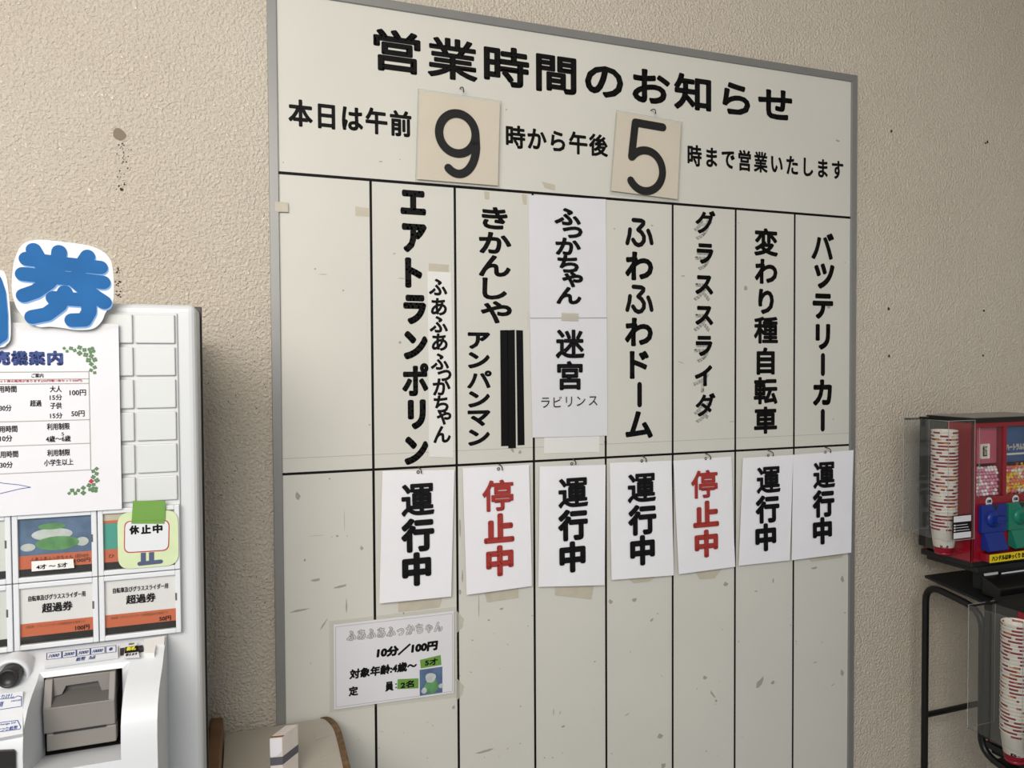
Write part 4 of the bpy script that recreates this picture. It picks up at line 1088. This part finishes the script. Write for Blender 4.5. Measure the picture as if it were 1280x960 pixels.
# carton
c0 = onZ(338.3, 986, TZ+0.002); c1 = onZ(353.8, 984.5, TZ+0.002)
ztop = onY(337.9, 921.5, c0.y).z
far_r = onZ(372.5, 905.6, ztop)
fw = Vector((c1.x-c0.x, c1.y-c0.y, 0)); dp = Vector((far_r.x-c1.x, far_r.y-c1.y, 0))
e = thing('carton', 'narrow white carton with a grey band standing on the side table', 'carton', (c0.x, c0.y, TZ+0.002))
A = [Vector((c0.x, c0.y, 0)), Vector((c1.x, c1.y, 0)), Vector((c1.x, c1.y, 0))+dp, Vector((c0.x, c0.y, 0))+dp]
b = MB(); b.prism([p+Vector((0, 0, TZ+0.002)) for p in A], (0, 0, ztop-TZ-0.004), 0.0006); b.build('box', M['carton'], e)
cen = sum(A, Vector())/4
b = MB(); zb = ztop-0.040
ex = [p+(p-cen)*0.012 for p in A]
for k in range(4):
    p, s = ex[k], ex[(k+1) % 4]
    b.face([(p.x, p.y, zb-0.016), (s.x, s.y, zb-0.016), (s.x, s.y, zb), (p.x, p.y, zb)])
b.build('grey_band', M['carton_grey'], e)
b = MB(); b.prism([A[0]+Vector((0, 0, ztop-0.0015)), A[1]+Vector((0, 0, ztop-0.0015)), A[1]+dp*0.12+Vector((0, 0, ztop-0.0015)), A[0]+dp*0.10+Vector((0, 0, ztop-0.0015))], (0, 0, 0.001)); tag(b.build('torn_flap', M['kraft'], e), 'torn brown cardboard edge')
b = MB(); b.prism([A[0]+dp*0.12+Vector((0, 0, ztop-0.0016)), A[1]+dp*0.14+Vector((0, 0, ztop-0.0016)), A[2]+Vector((0, 0, ztop-0.0016)), A[3]+Vector((0, 0, ztop-0.0016))], (0, 0, 0.0016)); b.build('lid', M['carton'], e)
b = MB(); dpn = dp.normalized()*0.0012
b.prism([A[0]-dpn+fw*0.03+Vector((0, 0, ztop-0.038)), A[0]-dpn+fw*0.55+Vector((0, 0, ztop-0.038)), A[0]-dpn+fw*0.95+Vector((0, 0, ztop-0.030)), A[0]-dpn+fw*0.97+Vector((0, 0, ztop-0.003)), A[0]-dpn+fw*0.02+Vector((0, 0, ztop-0.003))], dpn*0.6); tag(b.build('paper_tab', M['paper'], e), 'torn white paper on the narrow front')

# ------------------------------------------------------------------ candy dispensers on a black stand
def make_cup_mesh():
    m = MB(); m.lathe((0, 0, 0), [(0.0, 0.004), (0.0225, 0.004), (0.0230, 0.0), (0.0245, 0.0), (0.0332, 0.0692), (0.0342, 0.0703), (0.0342, 0.0722), (0.0334, 0.0728), (0.0322, 0.0690), (0.0235, 0.006), (0.0, 0.006)], 28)
    me = bpy.data.meshes.new('paper_cup'); me.from_pydata(m.v, [], m.f); me.polygons.foreach_set('use_smooth', m.smooth); me.update(); me.materials.append(M['cup'])
    return me
CUP = make_cup_mesh()
def cup_stack(x, y, z, n, pitch, lab, lab_low, grp, words):
    for i in range(n):
        o = bpy.data.objects.new('paper_cup', CUP); COL.objects.link(o)
        o.location = (x+random.uniform(-.0004, .0004), y+random.uniform(-.0004, .0004), z+i*pitch)
        o.rotation_euler = (0, 0, random.random()*6.28)
        tag(o, lab if i else lab_low, 'cup', grp)
        if i == 0:
            d = Vector((CAM.x-x+0.25, CAM.y-y, 0)).normalized(); up = Vector((0, 0, 1))
            pc = Plane(Vector((x, y, z+0.018))+d*0.0262, up.cross(d), up)
            q = MB(); q.text(pc, words, None, cen=pc.o, wh=(0.021, 0.0075), k=0.05, off=0.0004)
            t = q.build('lettering', M['ink_soft']); t.parent = o; t.matrix_parent_inverse = (Matrix.Translation(o.location) @ o.rotation_euler.to_matrix().to_4x4()).inverted()

def dispenser(dx, dy, dz, lab, full_front):
    """red candy dispenser with a clear cup holder on its left side; built at the upper one's place, then shifted"""
    D = Vector((dx, dy, dz))
    X0, X1, YF, YB = 1.8393, 2.155, -0.25, -0.098
    ZB_, ZT_ = 0.9385, 1.3330; YS = -0.168
    e = thing('candy_dispenser', lab, 'candy dispenser', D+Vector((2.0, -0.17, 0.80)), 'candy dispensers on the stand')
    def mk(fn, name, m, parent=e, label=None):
        q = MB(); fn(q); q.v = [tuple(Vector(v)+D) for v in q.v]; o = q.build(name, m, parent)
        if label: o['label'] = label
        return o
    wz0, wz1 = 1.121, 1.3195
    w1 = (1.8535, 1.9585); w2 = (1.9715, 2.0760)
    def body(q):
        # shell with two window openings
        q.box((X0+0.012, YB+0.005, ZB_), (X1-0.004, YB+0.018, ZT_))
        q.box((X0, YF, ZB_), (X0+0.006, YS, ZT_), 0.0015); q.box((X1-0.012, YF, ZB_), (X1, YB+0.03, ZT_), 0.0015)
        q.box((X0, YF, wz1), (X1, YF+0.006, ZT_), 0.001); q.box((X0, YF, ZB_), (X1, YF+0.006, wz0), 0.001)
        for a, c in ((X0, w1[0]), (w1[1], w2[0]), (w2[1], X1)): q.box((a, YF, wz0-.001), (c, YF+0.006, wz1+.001), 0.0006)
        q.box((X0+.002, YF+.004, wz0-0.006), (X1-.002, YB+0.03, wz0-0.001))
        q.box((w1[1]+.004, YF+.006, wz0), (w2[0]-.004, YB+0.03, wz1))
    mk(body, 'body', M['red_body'])
    mk(lambda q: q.box((X0-0.002, YB, 0.950), (X1, YB+0.022, ZT_), 0.001), 'back_plate', M['black_matt'])
    mk(lambda q: q.box((X0-0.004, YF-0.006, ZT_-0.0005), (X1+.004, YB-0.002, ZT_+0.0135), 0.002), 'lid', M['black'])
    mk(lambda q: q.box((X0-0.001, YF-0.003, ZT_+0.0132), (X1+.001, YB-0.004, ZT_+0.0146), 0.0004), 'lid_plate', M['lid_top'] if full_front else M['black_matt'])
    mk(lambda q: (q.box((X0+0.004, YF+0.004, ZB_-0.016), (X1-.004, YB+.02, ZB_+0.001), 0.002), q.box((X0+0.016, YF-0.004, ZB_-0.030), (X1-.01, YB+.01, ZB_-0.014), 0.002)), 'base', M['black_matt'])
    mk(lambda q: q.box((X0-0.001, YS, 0.9480), (X0+0.006, YB+0.004, ZT_), 0.001), 'rear_side', M['rear'])
    mk(lambda q: (q.lathe((1.7850, -0.205, 0.9585), [(0, 0), (0.021, 0), (0.023, 0.002), (0.023, 0.0075), (0, 0.0075)], 24), q.box((1.786, -0.222, 0.9590), (X0+0.002, -0.190, 0.9655), 0.001)), 'cup_tray', M['red_body'])
    # clear holder
    hx0, hy0, hy1, hz0, hz1 = X0-0.100, -0.256, -0.108, 1.0085, 1.3415
    th = 0.0022
    def holder(q):
        q.box((hx0, hy0, hz0), (X0, hy0+th, hz1)); q.box((hx0, hy0+th, hz0), (hx0+th, hy1-th, hz1)); q.box((hx0, hy1-th, hz0), (X0, hy1, hz1))
    h = mk(holder, 'cup_holder', M['acrylic'])
    def edges(q):
        r = 0.0009
        for x, y in ((hx0, hy0), (X0-0.001, hy0), (hx0, hy1), (X0-0.001, hy1)): q.tube([(x, y, hz0), (x, y, hz1)], r, 6)
        for z in (hz0, hz1):
            q.tube([(X0, hy0, z), (hx0, hy0, z), (hx0, hy1, z), (X0, hy1, z)], r, 6)
    mk(edges, 'holder_edge', M['acrylic_edge'], h)
    mk(lambda q: (q.box((X0-0.095, YB-0.012, ZT_+0.002), (X0, YB-0.008, ZT_+0.006)), q.box((X0-0.04, YB-0.022, ZT_+0.004), (X0-0.022, YB-0.008, ZT_+0.010), 0.002)), 'clip', M['black'])
    # fronts
    def plate(q, x0, x1):
        q.box((x0, YF-0.014, 1.022), (x1, YF-0.001, 1.1005), 0.002)
    def chute(q, x0, x1):
        q.prism([(x0, YF-0.001, 1.022), (x0, YF-0.012, 1.022), (x0, YF-0.030, 0.9745), (x0, YF-0.024, 0.9700), (x0, YF-0.001, 0.9760)], (x1-x0, 0, 0), 0.001)
    for (x0, x1), col, lb in (((1.8600, 1.9560), 'royal', 'blue coin mechanism'), ((1.9660, 2.0620), 'teal', 'teal coin mechanism')):
        p = mk(lambda q: plate(q, x0, x1), 'coin_mechanism', M[col], e, lb)
        mk(lambda q: chute(q, x0+0.012, x1-0.012), 'chute', M[col], p)
        cx = (x0+x1)/2-0.006
        mk(lambda q: (q.lathe((cx, YF-0.014, 1.060), [(0.0, 0.006), (0.022, 0.006), (0.024, 0.0)], 24, 'y'), q.box((cx-0.0095, YF-0.036, 1.0515), (cx+0.0095, YF-0.019, 1.0705), 0.002), q.box((cx+0.018, YF-0.022, 1.054), (cx+0.047, YF-0.014, 1.066), 0.002)), 'handle', M[col], p)
        mk(lambda q: q.prism([(cx-0.004, YF-0.0148, 1.0995), (cx+0.022, YF-0.0148, 1.0995), (cx+0.010, YF-0.0148, 1.084)], (0, 0.002, 0)), 'coin_slot', M['dark'], p)
        if full_front:
            s = mk(lambda q: q.lathe((cx-0.002, YF-0.0012, 1.1075), [(0.0, 0.0012), (0.0125, 0.0012), (0.0125, 0.0)], 24, 'y', False), 'price_sticker', M['paper_plain'])
            def pr_(q):
                pl = planeY(YF-0.0026); q.text(pl, '100', None, cen=Vector((cx-0.002, YF-0.0026, 1.1090)), wh=(0.017, 0.0095), k=0.08, off=0.0004)
                q.text(pl, '円', None, cen=Vector((cx-0.002, YF-0.0026, 1.0995)), wh=(0.005, 0.004), k=0.03, off=0.0004)
            mk(pr_, 'lettering', M['ink_soft'], s)
    if full_front:
        lab_ = mk(lambda q: q.box((1.8675, YF-0.0320, 0.9430), (2.150, YF-0.0305, 0.9660)), 'instruction_label', M['yellow'])
        mk(lambda q: q.box((1.8675, YF-0.0304, 0.9440), (2.150, YF-0.0012, 0.9655)), 'lower_rail', M['red_body'])
        mk(lambda q: q.text(planeY(YF-0.032), 'ハンドルはゆっくり おおきくまわしてください', None, cen=Vector((2.008, YF-0.032, 0.9545)), wh=(0.268, 0.0145), k=0.06, off=0.0005), 'lettering', M['ink_soft'], lab_)
        # display cards in the windows
        c_ = mk(lambda q: q.box((1.8640, YF+0.020, 1.2130), (1.9560, YF+0.0215, 1.3175)), 'display_card', M['pinkcard'], e, 'pink display card with a small pale label')
        lb = mk(lambda q: q.box((1.892, YF+0.0190, 1.2270), (1.926, YF+0.0198, 1.2700), 0.003), 'pale_label', M['wrap_w'], c_)
        mk(lambda q: q.text(planeY(YF+0.019), '飴玉', None, cen=Vector((1.909, YF+0.019, 1.249)), wh=(0.018, 0.032), k=0.03, off=0.0006), 'lettering', M['brown_dark'], c_)
        c_ = mk(lambda q: q.box((1.9730, YF+0.020, 1.2130), (2.0750, YF+0.0215, 1.3175)), 'display_card', M['bluecard'], e, 'blue display card with white lettering')
        mk(lambda q: q.text(planeY(YF+0.020), 'ハートラムネ', None, cen=Vector((2.034, YF+0.020, 1.2560)), wh=(0.082, 0.020), k=0.08, off=0.0006), 'lettering', M['wrap_w'], c_)
        mk(lambda q: q.box((1.974, YF+0.0188, 1.2330), (2.074, YF+0.0198, 1.2385)), 'white_line', M['wrap_w'], c_)
        for (a, c) in (w1, w2):
            mk(lambda q: q.box((a, YF+0.0035, wz0), (c, YF+0.005, wz1)), 'window_pane', M['acrylic'])
        mk(lambda q: q.tube([(1.8685, YF+0.004, wz0), (1.8685, YF+0.004, wz1)], 0.0009, 6), 'pane_edge', M['acrylic_edge'])
    # notice sticker on the holder
    s = mk(lambda q: q.box((X0-0.083, hy0-0.0012, 1.013), (X0-0.012, hy0-0.0002, 1.079)), 'holder_sticker', M['ink_soft'], h, 'black and white sticker on the cup holder')
    def white(q):
        q.box((X0-0.080, hy0-0.0018, 1.0600), (X0-0.015, hy0-0.0012, 1.0765)); q.box((X0-0.080, hy0-0.0018, 1.0145), (X0-0.015, hy0-0.0012, 1.0305))
        for k in range(3):
            z = 1.0365+k*0.0075; q.box((X0-0.079, hy0-0.0018, z-.002), (X0-0.073, hy0-0.0012, z+.002)); q.box((X0-0.070, hy0-0.0018, z-.0007), (X0-0.020-0.004*k, hy0-0.0012, z+.0007))
    mk(white, 'sticker_print', M['paper_plain'], s)
    return e, D
up_e, D0 = dispenser(0, 0, 0, 'upper red candy dispenser with blue and teal coin mechanisms', True)
LOW = Vector((-0.004, -0.216, -0.487))
dispenser(LOW.x, LOW.y, LOW.z, 'lower red candy dispenser mostly outside the right edge of the photo', False)
cup_stack(1.7850, -0.205, 0.9665, 30, 0.0094, 'striped paper cup nested in the stack in the upper clear holder', 'lowest paper cup of the upper stack with a red base', 'paper cups in the upper holder', 'SAMUR')
cup_stack(1.7850+LOW.x, -0.205+LOW.y, 0.9665+LOW.z, 31, 0.0094, 'striped paper cup nested in the stack in the lower clear holder', 'lowest paper cup of the lower stack with a red base', 'paper cups in the lower holder', 'B-')

# candy behind the windows
def ico(r, sc=(1, 1, 1)):
    bm = bmesh.new(); bmesh.ops.create_icosphere(bm, subdivisions=2, radius=r)
    for v in bm.verts: v.co = Vector((v.co.x*sc[0], v.co.y*sc[1], v.co.z*sc[2]))
    m = MB(); m.from_bm(bm, True); return m
def small(name, m, mats):
    out = []
    for k in mats:
        me = bpy.data.meshes.new(name); me.from_pydata(m.v, [], m.f); me.polygons.foreach_set('use_smooth', m.smooth); me.update(); me.materials.append(M[k]); out.append(me)
    return out
RB_ = 0.0054
balls = small('candy_ball', ico(RB_), ['candy_p', 'candy_w'])
for layer in range(2):
    row = layer; z = 1.121+RB_+layer*0.0045
    while z < 1.2045:
        x = 1.8605+(0.0062 if row % 2 else 0)+layer*0.003
        while x < 1.9535:
            k = random.choice([0, 0, 1])
            o = bpy.data.objects.new('candy_ball', balls[k]); COL.objects.link(o)
            o.location = (x+random.uniform(-.0009, .0009), -0.25+0.0118+random.uniform(0, .0012)+layer*0.0098, z+random.uniform(-.0006, .0006))
            tag(o, ('pink' if k == 0 else 'white')+' candy ball behind the left window of the red dispenser', 'candy', ('pink' if k == 0 else 'white')+' candy balls in the left window')
            x += 0.0126
        z += 0.0098; row += 1
def wrapper():
    m = ico(0.0060, (1.2, 0.85, 0.85))
    for s in (-1, 1):
        for k in range(4):
            a = k*math.pi/2+0.4
            m.face([(s*0.0065, 0, 0), (s*0.0125, 0.0045*math.cos(a), 0.0045*math.sin(a)), (s*0.0125, 0.0045*math.cos(a+1.2), 0.0045*math.sin(a+1.2))])
    return m
wr = small('wrapped_candy', wrapper(), ['wrap_y', 'wrap_o', 'wrap_p', 'wrap_w'])
nm = ['yellow', 'orange', 'pink', 'white']
row = 0; z = 1.1285
while z < 1.206:
    x = 1.980+(0.0055 if row % 2 else 0)
    while x < 2.070:
        k = random.choice([0, 0, 1, 2, 3])
        o = bpy.data.objects.new('wrapped_candy', wr[k]); COL.objects.link(o)
        o.location = (x+random.uniform(-.001, .001), -0.25+0.0165+random.uniform(-.001, .003), z+random.uniform(-.001, .001))
        o.rotation_euler = (random.uniform(-.4, .4), random.uniform(-1.5, 1.5), random.uniform(-.5, .5))
        tag(o, nm[k]+' wrapped candy behind the right window of the red dispenser', 'candy', nm[k]+' wrapped candies in the right window')
        x += 0.0128
    z += 0.0098; row += 1

# black tube stand
st = thing('display_stand', 'black steel tube stand carrying the candy dispensers', 'stand', (2.0, -0.25, 0.0))
def bend(p0, p1, p2, r, n=6):
    p0, p1, p2 = Vector(p0), Vector(p1), Vector(p2)
    a = p1+(p0-p1).normalized()*r; c = p1+(p2-p1).normalized()*r
    return [a*(1-t)**2+p1*2*t*(1-t)+c*t*t for t in [k/n for k in range(n+1)]]
SX = 1.840
for sx in (SX, SX+0.36):
    P = [Vector((sx, -0.10, 0.0)), Vector((sx, -0.10, 0.838)), Vector((sx, -0.283, 0.812)), Vector((sx, -0.283, 0.415)), Vector((sx, -0.52, 0.382)), Vector((sx, -0.52, 0.0))]
    pts = [P[0]]+bend(P[0], P[1], P[2], 0.055)+bend(P[1], P[2], P[3], 0.055)+bend(P[2], P[3], P[4], 0.05)+bend(P[3], P[4], P[5], 0.05)+[P[5]]
    b = MB(); b.tube(pts, 0.0098, 14); b.build('side_tube', M['black'], st)
b = MB(); b.tube([(SX, -0.10, 0.437), (SX+0.36, -0.10, 0.437)], 0.0085, 12); b.build('cross_rail', M['black'], st)
b = MB(); b.prism([(SX+0.012, -0.085, 0.858), (SX+0.012, -0.22, 0.842), (SX+0.012, -0.275, 0.834), (SX+0.012, -0.275, 0.828), (SX+0.012, -0.085, 0.850)], (0.335, 0, 0), 0.001); b.build('upper_shelf', M['black_matt'], st)
b = MB(); b.box((SX+0.012, -0.52, 0.3925), (SX+0.346, -0.300, 0.3985), 0.001); b.build('lower_shelf', M['black_matt'], st)
# box pedestals between shelf and dispensers
for k, (dy, dz, lb) in enumerate(((0, 0, 'black pedestal block under the upper candy dispenser'), (LOW.y, LOW.z, 'black pedestal block under the lower candy dispenser'))):
    zb = 0.8440 if k == 0 else 0.3990-dz
    e = thing('pedestal', lb, 'pedestal', (2.0, -0.18+dy, zb+dz), 'pedestals under the dispensers')
    x0 = 1.905 if k == 0 else 1.885
    b = MB(); b.prism([(x0, -0.245+dy, zb+dz), (2.14, -0.245+dy, zb+dz), (2.14, -0.185+dy, zb+(0.009 if k == 0 else 0)+dz), (x0, -0.185+dy, zb+(0.009 if k == 0 else 0)+dz)], (0, 0, 0.9075-zb-0.009), 0.0) if False else b.box((x0, -0.245+dy, zb+0.004+dz if k == 0 else zb+dz), (2.14, -0.20+dy, 0.9085+dz), 0.0006); b.build('block', M['black_matt'], e)
    if k == 0:
        b = MB(); b.prism([(1.885, -0.243, 0.898), (1.885, -0.300, 0.872), (1.885, -0.300, 0.842), (1.885, -0.243, 0.842)], (0.27, 0, 0), 0.003); b.build('front_tray', M['black'], e)
    if k == 0:
        b = MB(); b.box((1.892, -0.2485, 0.872), (1.944, -0.2455, 0.9020)); tag(b.build('grey_card', M['side'], e), 'pale grey card at the front of the block')
        b = MB(); b.box((1.952, -0.2505, 0.868), (2.120, -0.2455, 0.9000)); q_ = b.build('notice_plate', M['ink_soft'], e)
        b = MB()
        for r in range(3):
            b.bar(planeY(-0.2505), (1.966, -0.2505, 0.875+r*0.007), (2.105, -0.2505, 0.875+r*0.007), 0.0007, 0.0005); b.stroke(planeY(-0.2505), [(1.957, -0.2505, 0.875+r*0.007)], 0.0022, 0.0005)
        b.bar(planeY(-0.2505), (1.954, -0.2505, 0.897), (2.118, -0.2505, 0.897), 0.0022, 0.0005)
        b.build('print', M['paper_plain'], q_)
